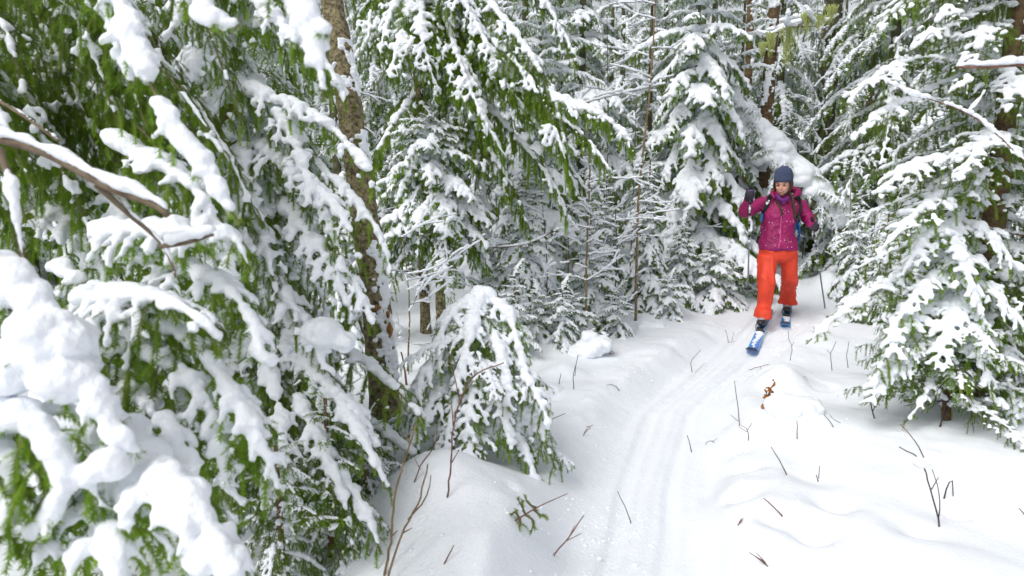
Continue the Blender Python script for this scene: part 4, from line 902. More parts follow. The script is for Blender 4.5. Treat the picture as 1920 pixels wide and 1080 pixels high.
# ------------------------------------------------------------------ twigs standing in the snow: base pixel, then other points (same distance)
TW = [
    ('cut forked twig with a clump of snow in its fork, right foreground', 'tall', [[(1762, 988), (1745, 920), (1727, 865), (1686, 838)], [(1760, 970), (1762, 930), (1748, 880)], [(1745, 920), (1760, 895)]], M_TWIG3, .0035),
    ('bare twig leaning left behind the forked twig, right foreground', 'a', [[(1735, 865), (1718, 830), (1688, 795)], [(1728, 850), (1722, 838)]], M_TWIG2, .003),
    ('twig bent like an upside down V beside the forked twig', 'a', [[(1769, 935), (1783, 896), (1787, 932)]], M_TWIG3, .0035),
    ('lone reddish twig leaning left in the middle of the right snowfield', 'a', [[(1475, 891), (1462, 865), (1446, 838)]], M_TWIG2, .003),
    ('short dark forked twig right of the lone reddish twig', 'a', [[(1534, 903), (1530, 890)], [(1535, 897), (1537, 873)]], M_TWIG3, .003),
    ('brown stick half white with snow lying toward the trail, right foreground', 'a', [[(1468, 968), (1450, 950), (1432, 934)]], M_TWIG2, .0035),
    ('bundle of short orange brown sticks near the bottom edge', 'a', [[(1440, 1062), (1425, 1048), (1405, 1036)], [(1436, 1056), (1418, 1036)], [(1438, 1060), (1412, 1040)]], M_TWIG2, .003),
    ('tiny brown forked twig above the sticks near the bottom edge', 'a', [[(1384, 985), (1392, 975), (1393, 972)], [(1386, 980), (1390, 972)]], M_TWIG2, .003),
    ('thin dark twig leaning on the trail, bottom centre', 'a', [[(1184, 981), (1172, 950), (1158, 921)]], M_TWIG3, .0025),
    ('branching reddish twig on the left edge of the trail, bottom centre', 'a', [[(1038, 1041), (1065, 1010), (1095, 966)], [(1060, 1015), (1090, 1000)], [(1068, 1005), (1078, 985)]], M_TWIG2, .003),
    ('small brown stick standing in the snow mound at the bottom', 'a', [[(833, 1057), (842, 1040), (851, 1022)]], M_TWIG2, .003),
    ('crossed pair of short red twigs on the left bank of the trail', 'a', [[(1094, 817), (1100, 803), (1112, 797)], [(1096, 812), (1110, 800), (1098, 800)]], M_TWIG2, .003),
    ('short bluish stick lying on the left bank', 'a', [[(1162, 734), (1152, 722), (1137, 722)]], M_TWIG3, .003),
    ('dark thin twig curving up from the snow left of the trail', 'a', [[(1075, 730), (1076, 700), (1084, 665)], [(1078, 705), (1080, 682)]], M_TWIG3, .003),
    ('little upright twig left of the curving dark twig', 'a', [[(1048, 720), (1052, 700)]], M_TWIG3, .003),
    ('arched twig bending over the snow in front of the skier', 'a', [[(1404, 694), (1440, 684), (1465, 683), (1485, 692), (1500, 690), (1534, 696)], [(1485, 692), (1472, 705)], [(1425, 687), (1433, 705)]], M_TWIG2, .0028),
    ('small forked reddish twig left of the skier tracks', 'a', [[(1366, 642), (1363, 628), (1360, 618)], [(1372, 640), (1376, 622)], [(1366, 642), (1380, 640)]], M_TWIG2, .003),
    ('curved twig with a red leaf at the upper edge of the trail', 'a', [[(1298, 698), (1296, 678), (1314, 656)], [(1300, 702), (1322, 680)]], M_TWIG2, .0028),
    ('tall thin twig on the right edge of the trail', 'a', [[(1387, 798), (1384, 760), (1377, 714)], [(1384, 790), (1370, 778)]], M_TWIG2, .0028),
    ('spread out little twig right of the tall thin twig', 'a', [[(1403, 826), (1402, 806), (1390, 798)], [(1402, 806), (1410, 793)], [(1401, 810), (1385, 800)]], M_TWIG2, .0026),
    ('short dark upright twig where the right bank drops to the trail', 'a', [[(1297, 848), (1293, 830), (1288, 816)]], M_TWIG3, .003),
    ('short reddish twig on the snow right of the round mound', 'a', [[(1494, 823), (1495, 805), (1494, 788)]], M_TWIG2, .003),
    ('leaning twig pair below the low fir tips', 'a', [[(1563, 801), (1552, 785), (1545, 778)], [(1576, 793), (1562, 785), (1556, 778)]], M_TWIG3, .0026),
    ('long dark twig reaching left from under the dark spruce', 'a', [[(1610, 735), (1580, 748), (1555, 755), (1528, 765)], [(1580, 748), (1570, 742)]], M_TWIG3, .0035),
    ('thin curving twig behind the brown leaf, right of the trail', 'a', [[(1560, 695), (1558, 665), (1568, 640)], [(1558, 665), (1550, 655)]], M_TWIG3, .0028),
    ('slim twig standing under the green tip of the dark spruce', 'a', [[(1590, 690), (1588, 665), (1592, 640)]], M_TWIG3, .0028),
    ('tall slender twig with crooked top in front of the rear ski', 'a', [[(1482, 676), (1485, 650), (1479, 636), (1478, 620)], [(1485, 648), (1489, 640)]], M_TWIG3, .0026),
    ('tiny twigs scattered on the bank beside the trail bend', 'a', [[(1340, 830), (1330, 826), (1322, 834)], [(1335, 828), (1345, 822)]], M_TWIG3, .0022),
    ('small twig at the left edge of the trail below the bent fir', 'a', [[(1012, 800), (1030, 788), (1060, 775)], [(1018, 795), (1030, 770)], [(1015, 805), (1035, 805)]], M_TWIG2, .003),
    ('tall yellowish twig rising beside the cascading fir, bottom left of centre', 'a', [[(722, 1078), (735, 1000), (740, 930), (765, 840), (781, 796)], [(768, 835), (762, 812)], [(735, 1005), (745, 995)]], M_STEM, .005),
    ('long forked twig crossing the tall yellowish twig at bottom left of centre', 'a', [[(720, 1110), (750, 1010), (785, 940), (800, 880), (802, 870)], [(765, 975), (800, 930), (808, 890)], [(755, 1000), (772, 990)]], M_STEM, .0045),
    ('reddish branching shoot standing in front of the bent fir', 'a', [[(839, 933), (845, 870), (850, 800), (865, 745), (895, 700), (945, 680)], [(862, 750), (850, 700), (842, 665)], [(850, 800), (846, 750)], [(845, 870), (860, 845)]], M_TWIG2, .0038),
    ('short twig forking left beside the reddish shoot', 'a', [[(776, 905), (790, 870), (812, 840), (820, 808)], [(788, 880), (778, 860)]], M_TWIG2, .003),
    ('dark twig leaning against the mossy trunk', 'a', [[(725, 780), (712, 720), (695, 660), (672, 600)]], M_STEM, .008),
    ('dark red stick beside the foot of the mossy trunk', 'a', [[(763, 722), (758, 690), (752, 660)]], M_TWIG2, .009),
    ('stiff twig pair at the foot of the low fir', 'a', [[(1640, 785), (1632, 750), (1640, 715)], [(1637, 770), (1655, 735), (1668, 728)]], M_TWIG3, .004),
    ('single reddish twig at the right edge of the picture', 'a', [[(1925, 970), (1915, 958), (1911, 953)]], M_TWIG3, .003),
]
for lb, kd, lines, m, r in TW:
    w, d = G(*lines[0][0]); out = []
    for j, ln in enumerate(lines):
        pts = [P(x, y, d-(.0 if len(ln) < 6 else 0)) for x, y in ln]
        if j == 0: pts = [pts[0]-ZZ*.03]+pts
        out.append((pts, r if j == 0 else r*.7, r*.6 if j == 0 else r*.4))
    out = [(a, b*1.15, c*1.15) for a, b, c in out]; t = branchy('twig', lb, 'twig', out, m, 0, base=w)
    if kd == 'tall':
        q = P(1724, 868, d)-w; obj('snow', snow_mesh('snow', [q, q+np.array([.02, 0, .005]), q+np.array([-.015, 0, .01])], [.028, .022, .02], .005, 3), t)
rs = np.random.RandomState(18); C, rr = [], []
for i in range(2600):
    y = 2.2+rs.rand()**1.3*7; cx = np.interp(y, TRY, TRX); x = cx+rs.randn()*(.35 if rs.rand() < .6 else 1.6)
    if vnoise(np.array([[x*2.2, y*2.2, 0]]), 3)[0] < 0: continue
    r = .003+.009*rs.rand()**3; C.append((x, y, r*.3)); rr.append(r)
C = np.array(C); C[:, 2] += ground_z(C[:, 0], C[:, 1]); V, T = balls(C, rr, ICO0, (1.2, 1.1, .8)); tag(obj('snow_crumbs', make_mesh('snow_crumbs', V, T, None, [M_SNOW])), 'loose snow crumbs scattered along the trail and banks', 'snow', kind='stuff')
# green sprig lying on the bank
w, d = G(965, 975); t = empty('fir_sprig', tuple(w)); tag(t, 'small bright green fir sprig lying bare on the left snow mound', 'plant'); o0 = np.array(t.location)
A = Acc(); A.add(*tube(resample([P(963, 978, d)-o0, P(1010, 950, d)-o0, P(1065, 925, d)-o0], 12), np.linspace(.004, .0015, 12), 6)); obj('twig', A.mesh('twig', [M_TWIG2]), t)
for i, sp in enumerate([[(985, 965), (978, 948), (970, 935)], [(985, 965), (1000, 978), (995, 1000)], [(1000, 955), (1012, 965), (1025, 970)], [(1005, 952), (992, 945), (985, 932)], [(975, 972), (965, 960), (960, 965)], [(975, 972), (975, 985), (968, 992)]]):
    me, _ = gen_bough([P(a, b, d)-o0 for a, b in sp], .035, .1, 0, seed=i, dens=1.0, needles=.014, nw=.0035, spacing=.02, sub=False); obj('bough', me, t)
# withered leaves
M_LEAF = mat('withered_leaf', (.30, .09, .012), .8, col2=(.50, .22, .05), scale=60)
def leaves(name, label, px, py, pts, seed, size=.048, cat='leaf'):
    w, d = G(px, py); t = empty(name, tuple(w)); tag(t, label, cat); rs = np.random.RandomState(seed)
    st = [P(a, b, d)-w for a, b in pts]; A = Acc(); A.add(*tube(resample([st[0]-ZZ*.03]+st, 14), .0022, 5)); obj('stem', A.mesh('stem', [M_TWIG2]), t)
    q = resample(st, 24)
    for i in range(22):
        c = q[2+rs.randint(21)]+rs.randn(3)*.012; u = unit(rs.randn(3)); v = unit(np.cross(u, rs.randn(3))); nn = np.cross(u, v); s = size*(.6+.6*rs.rand()); k = 7
        ring = [c+(math.cos(a)*u+math.sin(a)*.5*v)*s*.5*(1+.15*rs.randn())+nn*.25*s*math.cos(2*a)*.5 for a in np.arange(k)*2*np.pi/k]
        V = np.array([c+nn*.002]+[r_+nn*.0 for r_ in ring]+[c-nn*.002]); T = [(0, 1+i2, 1+(i2+1) % k) for i2 in range(k)]+[(k+1, 1+(i2+1) % k, 1+i2) for i2 in range(k)]
        obj('leaf', make_mesh('leaf', V, T, None, [M_LEAF]), t)
leaves('withered_fern', 'withered orange brown fern frond standing beside the round snow mound', 1433, 765, [(1433, 765), (1440, 740), (1452, 716)], 1)
leaves('withered_leaves', 'cluster of rust brown leaves under the snow cap on the left bank', 1130, 665, [(1150, 660), (1130, 650), (1120, 632)], 2, .05, 'leaves')
leaves('withered_leaves', 'few dry orange leaves among twigs behind the left bank', 1072, 600, [(1075, 600), (1070, 585), (1074, 570)], 3, .05, 'leaves')
# snow caps: rounded lumps on stumps / boulders
def cap(name, label, px, py, blobs, cat, seed, stump=None):
    w, d = G(px, py); t = empty(name, tuple(w)); tag(t, label, cat); rs = np.random.RandomState(seed); C, rr = [], []
    for (x, y, r) in blobs:
        p = P(x, y, d+r*.6)-w; C.append(p); rr.append(r)
        for i in range(16): v = unit(rs.randn(3)); C.append(p+v*r*.8*np.array([1.15, 1.15, .7])); rr.append(r*(.25+.3*rs.rand()))
    obj('snow_cap', snow_mesh('snow_cap', C, rr, .012, 8), t)
    top = .05 if len(blobs) > 2 else -.03
    obj('stump', trunk_mesh([(0, .13, -.15), (0, .13, top)], .09, .07, M_BARK2, 12, n=8, seed=seed), t)
cap('snow_capped_stump', 'round snow capped stump with a dark rim, right of the brown fern', 1490, 778, [(1488, 770, .12), (1508, 765, .09), (1465, 768, .10), (1480, 757, .07)], 'stump', 1)
cap('snow_capped_stump', 'snow capped stump with rust leaves beside it on the left bank', 1100, 668, [(1100, 655, .12), (1070, 665, .10), (1125, 645, .10), (1105, 632, .07)], 'stump', 2)
cap('snow_capped_stump', 'small snow lump sitting on the slope left of the trail', 1030, 735, [(1030, 735, .09), (1045, 738, .06)], 'stump', 3)
cap('snow_capped_stump', 'snow covered hump at the foot of the narrow young fir', 1230, 612, [(1232, 617, .11), (1205, 616, .10)], 'stump', 4)

# ------------------------------------------------------------------ the skier
from mathutils.bvhtree import BVHTree
D = 7.6
root = P(1452, 612, 7.6); root[2] = gz(root[0], root[1])
def J(px, py, dd=0.): return P(px, py, D+dd)-root
person = empty('person', tuple(root)); tag(person, 'woman skier in magenta jacket, orange trousers and dark blue knitted hat, looking down the trail', 'person')
def cloth_mat(name, c, rough=.75, c2=None):
    m = mat(name, c, rough, col2=c2, scale=9, bump=.25, bscale=220); return m
M_JACKET = cloth_mat('magenta_shell', (.25, .003, .080), .6, (.34, .004, .115))
M_PANTS = cloth_mat('orange_shell', (.66, .045, .016), .65, (.75, .06, .02))
M_HAT = mat('navy_knit', (.035, .05, .11), .95, col2=(.075, .095, .17), scale=120, bump=.8, bscale=300)
M_SKIN = mat('skin', (.62, .33, .24), .5, col2=(.70, .36, .27), scale=12); M_SKIN.node_tree.nodes['Principled BSDF'].inputs['Subsurface Weight'].default_value = .0
M_HAIR = mat('brown_hair', (.03, .014, .006), .5, col2=(.075, .038, .017), scale=60, bump=.5, bscale=200)
M_GLOVE = mat('black_glove', (.012, .010, .016), .7, col2=(.03, .022, .04), scale=60); M_PURP = mat('purple_glove_trim', (.16, .07, .28), .6)
M_GAITER = mat('purple_collar', (.13, .012, .16), .8); M_ZIP = mat('pale_zip', (.55, .10, .28), .5); M_LIP = mat('lips', (.45, .07, .08), .4)
M_WHITE = mat('white_print', (.8, .8, .8), .5); M_EYE = mat('dark_eye', (.02, .012, .008), .2); M_TEETH = mat('teeth', (.75, .72, .68), .3)
M_BLACK = mat('black_webbing', (.012, .014, .014), .8); M_BLUE = mat('blue_pack_fabric', (.01, .13, .42), .7)
M_BOOT = mat('boot_plastic', (.015, .016, .022), .35); M_BOOTG = mat('boot_grey_plastic', (.35, .37, .40), .35); M_METAL = mat('pole_aluminium', (.22, .24, .28), .35, metal=.3)
M_SKI = mat('blue_ski_topsheet', (.01, .22, .62), .3, col2=(.015, .33, .78), scale=9, coat=.4); M_TIP = mat('dark_ski_tip', (.02, .025, .035), .4)

def loft(rings, n=24, sub=5):
    """rings: (centre xyz, rx, ry)"""
    c = resample([r[0] for r in rings], len(rings)*sub) if False else None
    k = np.linspace(0, len(rings)-1, (len(rings)-1)*sub+1)
    def sp(a):
        a = np.array(a, float); x = np.arange(len(a)); t = k; i = np.minimum(t.astype(int), len(a)-2); f = t-i
        ap = np.concatenate([[2*a[0]-a[1]], a, [2*a[-1]-a[-2]]]); p0, p1, p2, p3 = ap[i], ap[i+1], ap[i+2], ap[i+3]
        return .5*(2*p1+(p2-p0)*f+(2*p0-5*p1+4*p2-p3)*f**2+(3*p1-p0-3*p2+p3)*f**3)
    C = np.stack([sp([r[0][j] for r in rings]) for j in range(3)], 1); rx = sp([r[1] for r in rings]); ry = sp([r[2] for r in rings])
    a = np.arange(n)*2*np.pi/n; ca, sa = np.cos(a), np.sin(a)
    e = .8; ca = np.sign(ca)*abs(ca)**e; sa = np.sign(sa)*abs(sa)**e
    V = np.stack([C[:, 0:1]+rx[:, None]*ca, C[:, 1:2]+ry[:, None]*sa, np.repeat(C[:, 2:3], n, 1)], -1).reshape(-1, 3)
    m = len(C); i = np.arange(m-1)[:, None]*n; j = np.arange(n)[None]; kk = (j+1) % n
    up = C[-1, 2] > C[0, 2]
    Q = np.stack([i+j, i+kk, i+n+kk, i+n+j], -1).reshape(-1, 4) if up else np.stack([i+j, i+n+j, i+n+kk, i+kk], -1).reshape(-1, 4)
    V = np.concatenate([V, C[:1], C[-1:]]); jj = np.arange(n); k2 = (jj+1) % n; l = (m-1)*n
    T = [np.stack([jj*0+m*n, k2, jj], 1), np.stack([jj*0+m*n+1, l+jj, l+k2], 1)]
    T = np.concatenate(T)
    if not up: T = T[:, ::-1]
    return V, T, Q
def fused(name, pieces, voxel, smooth, m, parent, wr=0, wf=14, ws=(1, 1, 1), seed=0, k=.5):
    A = Acc()
    for (V, T, Q) in pieces: A.add(V, T, Q)
    V, T, Q = A.arrays(); V, Q = fuse(V, T, Q, voxel, smooth, k)
    if wr:
        N = quad_normals(V, Q); f = fbm(V*np.array(ws)*wf+seed, seed, 3); f = .55-np.sqrt(np.abs(f))*1.35; g_ = fbm(V*np.array(ws)*wf*2.3+seed+7, seed+4, 2); V = V+N*((f+.2*g_)*wr)[:, None]
    me = make_mesh(name, V, None, Q, [m]); return obj(name, me, parent), V, Q
def ell(c, r):
    v, f = ICO2; return np.array(c)+v*np.array(r), f, None
def ellr(c, r, M, hs=1.):
    v, f = ICO2; r = np.array(r)*hs; return np.array(c)+(v*np.array(r)) @ M.T, f, None

def boxm(name, c, M, sx, sy, sz, m, parent, bev=.15):
    V = np.array([(x, y, z) for x in (-1, 1) for y in (-1, 1) for z in (-1, 1)], float)*np.array([sx, sy, sz])/2
    T = [(0, 1, 3), (0, 3, 2), (4, 6, 7), (4, 7, 5), (0, 4, 5), (0, 5, 1), (2, 3, 7), (2, 7, 6), (0, 2, 6), (0, 6, 4), (1, 5, 7), (1, 7, 3)]
    me = make_mesh(name, c+V @ M.T, T, None, [m], smooth=False); o = obj(name, me, parent)
    md = o.modifiers.new('bevel', 'BEVEL'); md.width = min(sx, sy, sz)*bev; md.segments = 2; return o
def ski(bpx, tpx, front, back, label, snowy):
    b, _ = G(*bpx); tp, _ = G(*tpx); d = unit(np.array([tp[0]-b[0], tp[1]-b[1], 0])); s = np.cross(d, ZZ)
    ys = np.linspace(-back, front, 44); gr_ = np.array([gz(b[0]+d[0]*y, b[1]+d[1]*y) for y in ys]); co = np.polyfit(ys, gr_, 1)
    zl = np.polyval(co, ys); lift = max(0, float(np.max((gr_-zl)[(ys > -.2) & (ys < front-.1)])))*.75+.012
    slope = unit(np.array([d[0], d[1], co[0]])); nrm = np.cross(s, slope); nrm = nrm if nrm[2] > 0 else -nrm; M = np.stack([s, slope, nrm], 1)
    o = np.array([b[0], b[1], float(np.polyval(co, 0))+lift]); t = empty('ski', tuple(o)); tag(t, label, 'ski')
    u = (ys+back)/(front+back); hw = .046+.012*np.abs(u-.45)**1.3*2.2; rise = np.where(ys > front-.22, ((ys-front+.22)/.22)**2*.075, 0)+np.where(ys < -back+.06, ((-back+.06-ys)/.06)**2*.01, 0)
    hw = hw*np.clip(np.sqrt(np.clip(1-((ys-(front-.07))/.072)**2, 0, 1)), 0, 1)**.6 if False else np.where(ys > front-.06, hw*np.sqrt(np.clip(1-((ys-(front-.06))/.066)**2, .02, 1)), hw)
    A = Acc(); B = Acc()
    for acc, sel in ((A, ys <= front-.075), (B, ys >= front-.10)):
        y, h, r = ys[sel], hw[sel], rise[sel]; n = len(y); th = .010
        V = np.stack([np.stack([-h, y, r], 1), np.stack([-h*.9, y, r+th], 1), np.stack([h*.9, y, r+th], 1), np.stack([h, y, r], 1)], 1).reshape(-1, 3)
        i = np.arange(n-1)[:, None]*4; j = np.arange(4)[None]; k = (j+1) % 4; Q = np.concatenate([np.stack([i+j, i+4+j, i+4+k, i+k], -1).reshape(-1, 4), [[0, 1, 2, 3], [(n-1)*4+3, (n-1)*4+2, (n-1)*4+1, (n-1)*4]]]); acc.add(V @ M.T, None, Q)
    obj('topsheet', A.mesh('topsheet', [M_SKI], smooth=False), t); obj('tip', B.mesh('tip', [M_TIP], smooth=False), t)
    for (y, w_, h_) in ((.165, .07, .035), (-.17, .075, .05)): 
        bb = boxm('binding', M @ np.array([0, y, .010+h_/2]), M, w_, .075, h_, M_BOOT, t)
    for sx in (-1, 1): V, T, Q = tube([M @ np.array([sx*.04, .18, .02]), M @ np.array([sx*.052, .10, .05]), M @ np.array([sx*.05, .0, .06])], .006, 6); obj('binding_lever', make_mesh('binding_lever', V, T, Q, [M_METAL]), t)
    rs = np.random.RandomState(3); C, rr = [], []
    for i in range(60):
        y = .19+(i/60)*(front-.36); C.append(M @ np.array([(rs.rand()-.5)*.03+.012*math.sin(y*14), y, .008])); rr.append((.026+.010*rs.rand())*(1-.75*i/60))
    obj('snow', snow_mesh('snow', C, rr, .005, 3, sc=(1.1, 1.1, .45)), t)
    return t, o, d, M
sk1, o1, d1, M1 = ski((1428, 616), (1407, 672), .97, .72, 'bright blue ski nearest the camera, pointing down the trail under the leading boot', True)
sk2, o2, d2, M2 = ski((1475, 592), (1471, 622), .72, .80, 'blue ski under the trailing boot, its dark tip just above the powder', True)
def F1(z, y): return o1-root+d1*(y-.03)+ZZ*z
def F2(z, y): return o2-root+d2*(y-.03)+ZZ*z
# head frame
HC = J(1468, 345, -.10)
fwd = unit(np.array([-HC[0]-root[0], -HC[1]-root[1], 0])); fwd = unit(fwd+np.array([-.22, 0, -.20])); rgt = unit(np.cross(fwd, ZZ)); upv = np.cross(rgt, fwd)
HM = np.stack([rgt, fwd, upv], 1)          # columns: head right hand side, forward, up
HS = 1.12
def Hd(x, y, z): return HC+HM @ (np.array([x, y, z])*HS)
sh_l, sh_r = J(1437, 379, 0), J(1501, 380, 0); el_l, el_r = J(1397, 398, -.10), J(1515, 409, .0)
wr_l, wr_r = J(1404, 374, -.26), J(1524, 424, -.18); ha_l, ha_r = J(1406, 363, -.27), J(1527, 432, -.22)
ank_l, ank_r = F1(.08, -.04), F2(.08, -.04)
pieces = [ellr(Hd(0, -.01, .015), (.074, .090, .098), HM, HS), ellr(Hd(0, .022, -.045), (.056, .060, .062), HM, HS), ellr(Hd(0, .045, -.085), (.026, .028, .024), HM, HS),
          ellr(Hd(0, .088, -.018), (.010, .016, .022), HM, HS), ellr(Hd(0, .094, -.030), (.013, .012, .009), HM, HS), ellr(Hd(.033, .055, -.030), (.022, .022, .022), HM, HS), ellr(Hd(-.033, .055, -.030), (.022, .022, .022), HM, HS),
          ellr(Hd(0, .070, .022), (.045, .015, .012), HM, HS), ellr(Hd(.073, -.01, -.015), (.010, .02, .03), HM, HS), ellr(Hd(-.073, -.01, -.015), (.010, .02, .03), HM, HS),
          tube(resample([Hd(0, -.02, -.03), J(1468, 372, -.03), J(1466, 400, 0)], 12), .048, 14),
          loft([(J(1459, 470), .13, .09), (J(1460, 430), .11, .08), (J(1466, 395), .14, .09), (J(1468, 378), .10, .06)])]
for pts, r0, r1 in (([sh_l, el_l], .036, .030), ([el_l, el_l*.15+wr_l*.85], .028, .022), ([sh_r, el_r], .036, .030), ([el_r, el_r*.15+wr_r*.85], .028, .020), ([J(1466, 385), sh_l], .05, .045), ([J(1468, 385), sh_r], .05, .045),
                    ([J(1446, 465), J(1439, 535, -.06)], .065, .045), ([J(1439, 535, -.06), ank_l], .045, .03), ([J(1474, 465), J(1477, 532, .14)], .06, .03), ([J(1477, 532, .12), F2(.22, -.04), ank_r], .022, .02)):
    pieces.append(tube(resample(pts, 6), np.linspace(r0, r1, 6), 12))
fused('body', pieces, .006, 3, M_SKIN, person)
# features
for s in (-1, 1):
    a = obj('eye', make_mesh('eye', *[x for x in ellr(Hd(s*.030, .0790, .002), (.0125, .006, .0050), HM, HS)][:2], None, [M_EYE]), person)
    V, T, Q = tube(resample([Hd(s*.014, .085, .020), Hd(s*.030, .086, .0255), Hd(s*.047, .074, .020)], 6), [.002, .003, .003, .003, .002, .001], 6); obj('eyebrow', make_mesh('eyebrow', V, T, Q, [M_HAIR]), person)
V, T, Q = tube(resample([Hd(-.027, .076, -.049), Hd(-.012, .089, -.057), Hd(.012, .089, -.057), Hd(.027, .076, -.049)], 9), [.002, .004, .005, .005, .005, .005, .005, .004, .002], 8); obj('lips', make_mesh('lips', V, T, Q, [M_LIP]), person)
V, T, Q = tube(resample([Hd(-.018, .0865, -.0515), Hd(0, .0935, -.0545), Hd(.018, .0865, -.0515)], 7), .0032, 6); obj('teeth', make_mesh('teeth', V, T, Q, [M_TEETH]), person)
# hat : rings in the head frame
n = 72; rings = []
for z, r, o in ((.028, .086, 0), (.026, .090, 0), (.040, .092, 0), (.060, .0925, -.002), (.066, .089, -.004), (.088, .087, -.006), (.116, .077, -.010), (.139, .058, -.014), (.154, .034, -.016), (.160, .010, -.017)): rings.append((z, r, o))
a = np.arange(n)*2*np.pi/n; V = []
for z, r, o in rings:
    rb = 1+.012*np.cos(a*36); V.append(np.stack([np.cos(a)*r*.97*rb, np.sin(a)*r*1.10*rb-.014+o, z+.012*np.sin(a)*(-1)*(z < .07)+0*a], 1))
V = np.concatenate(V+[[[0, -.03, .161]]]); m_ = len(rings); i = np.arange(m_-1)[:, None]*n; j = np.arange(n)[None]; kk = (j+1) % n
Q = np.stack([i+j, i+kk, i+n+kk, i+n+j], -1).reshape(-1, 4); T = np.stack([np.arange(n)*0+m_*n, (m_-1)*n+np.arange(n), (m_-1)*n+(np.arange(n)+1) % n], 1)
obj('hat', make_mesh('hat', HC+(V*HS*np.array([1, 1, 1])+np.array([0, -.004, .012])) @ HM.T, T, Q, [M_HAT]), person)
# hair: sides and two braids
hp = []
for s in (-1, 1):
    for k in range(5): hp.append(tube(resample([Hd(s*(.064+.005*k), .040-.012*k, .035), Hd(s*(.075+.003*k), .028-.012*k, -.01), Hd(s*.070, .010, -.060), Hd(s*.058, .0, -.10)], 8), .010, 8))
fused('hair', hp, .005, 2, M_HAIR, person, .0015, 60, (1, 1, .2))
# jacket
jp = [loft([(J(1459, 468), .206, .145), (J(1458, 455), .200, .142), (J(1458, 432), .176, .125), (J(1462, 405), .188, .130), (J(1467, 388), .192, .122), (J(1468, 378), .165, .102), (J(1468, 369, -.02), .115, .088), (J(1468, 361, -.03), .082, .078)], 32)]
jp += [tube(resample([J(1447, 381), J(1428, 383), J(1412, 391, -.06), el_l, J(1396, 390, -.17), wr_l+np.array([0, 0, -.0])], 24), np.interp(np.linspace(0, 1, 24), [0, .25, .5, .62, .8, 1], [.078, .072, .068, .066, .057, .050]), 18),
       tube(resample([J(1489, 382), J(1502, 386), J(1510, 398), el_r, J(1520, 417, -.10), wr_r], 24), np.interp(np.linspace(0, 1, 24), [0, .25, .55, .8, 1], [.078, .070, .062, .054, .047]), 18)]
jacket, JV, JQ = fused('jacket', jp, .008, 4, M_JACKET, person, .022, 6.5, (1, 1, .8), 3)
bv = BVHTree.FromPolygons([tuple(v) for v in JV], [tuple(q) for q in JQ])
def onj(px, py, off=.004):
    o = C0-root; r = unit(ray(px, py)); h = bv.ray_cast(Vector(o), Vector(r))
    if h[0] is None: return J(px, py, -.14)
    return np.array(h[0])-r*off
def ribbon(name, line, w, th, m, parent, n=24, off=.003, res=True):
    q = resample([onj(*p, off) if len(p) == 2 else J(*p) for p in line], n)
    for _ in range(2): q[1:-1] = (q[:-2]+2*q[1:-1]+q[2:])/4
    T = np.gradient(q, axis=0); T /= np.linalg.norm(T, axis=1)[:, None]; v = unit(-ray(1460, 400)); X = np.cross(T, v); X /= np.linalg.norm(X, axis=1)[:, None]; N = np.cross(X, T)
    w = np.broadcast_to(w, (n,))[:, None]*.5; V = np.stack([q-X*w, q-X*w*.8+N*th, q+X*w*.8+N*th, q+X*w, q+X*w*.8-N*.004, q-X*w*.8-N*.004], 1).reshape(-1, 3)
    i = np.arange(n-1)[:, None]*6; j = np.arange(6)[None]; k = (j+1) % 6; Q = np.stack([i+j, i+k, i+6+k, i+6+j], -1).reshape(-1, 4)
    return obj(name, make_mesh(name, V, None, np.concatenate([Q, [[0, 1, 2, 5], [2, 3, 4, 5]]]), [m]), parent)
ribbon('zip', [(1467, 388), (1465, 405), (1464, 425), (1463, 445), (1460, 466)], .009, .003, M_ZIP, jacket)
for px in (1434, 1487): ribbon('pocket_zip', [(px, 425), (px+(1 if px > 1460 else -1), 436), (px+(1 if px > 1460 else -1)*2, 446)], .005, .002, M_GAITER, jacket, 10)
ribbon('hem_cord', [(1426, 463), (1445, 466), (1460, 467), (1478, 467), (1491, 464)], .006, .002, M_GAITER, jacket)
hd = [tube(resample([J(1452, 372, -.10), J(1448, 364, -.02), J(1458, 358, .06), J(1475, 355, .09), J(1492, 357, .04), J(1495, 364, -.02), J(1484, 373, -.10)], 30), np.interp(np.linspace(0, 1, 30), [0, .2, .5, .8, 1], [.018, .032, .045, .038, .018]), 14)]
fused('hood', hd, .008, 2, M_JACKET, jacket, .006, 14, seed=5)
gp = [tube(resample([J(1456, 366, -.12), J(1462, 373, -.155), J(1470, 376, -.16), J(1479, 371, -.13)], 12), .022, 10), tube(resample([J(1462, 374, -.14), J(1467, 386, -.135)], 5), [.022, .018, .014, .010, .006], 8)]
fused('collar', gp, .006, 2, M_GAITER, person, .002, 30)
# braids
def braid(line, r, seed):
    q = resample(line, 60); T, A_, B_ = frames(q); P_ = []
    for s in (0, 2.094, 4.189):
        u = np.linspace(0, 1, 60); ph = u*26+s; off = np.sin(ph)[:, None]*A_*r*.75+np.sin(2*ph)[:, None]*B_*r*.35; P_.append(tube(q+off, r*.62*(1-.35*u), 8))
    t_ = q[-1]; P_.append(tube([t_, t_-ZZ*.03, t_-ZZ*.06], [r*.6, r*.75, .003], 8))
    fused('braid', P_, .004, 1, M_HAIR, person)
braid([Hd(-.066, .01, -.06), onj(1458, 372, .016), onj(1461, 384, .016), onj(1466, 396, .016)], .019, 1)
braid([Hd(.068, .0, -.04), onj(1484, 368, .02), onj(1487, 384, .016), onj(1490, 402, .016)], .019, 2)
# snow flecks on the clothes
rs = np.random.RandomState(4); C = []
for i in range(80):
    h = onj(1424+70*rs.rand(), 380+85*rs.rand(), .001); C.append(h)
V, T = balls(C, .0022+.003*rs.rand(80)**3, ICO0); tag(obj('snow_flecks', make_mesh('snow_flecks', V, T, None, [M_SNOW]), jacket), kind='stuff')
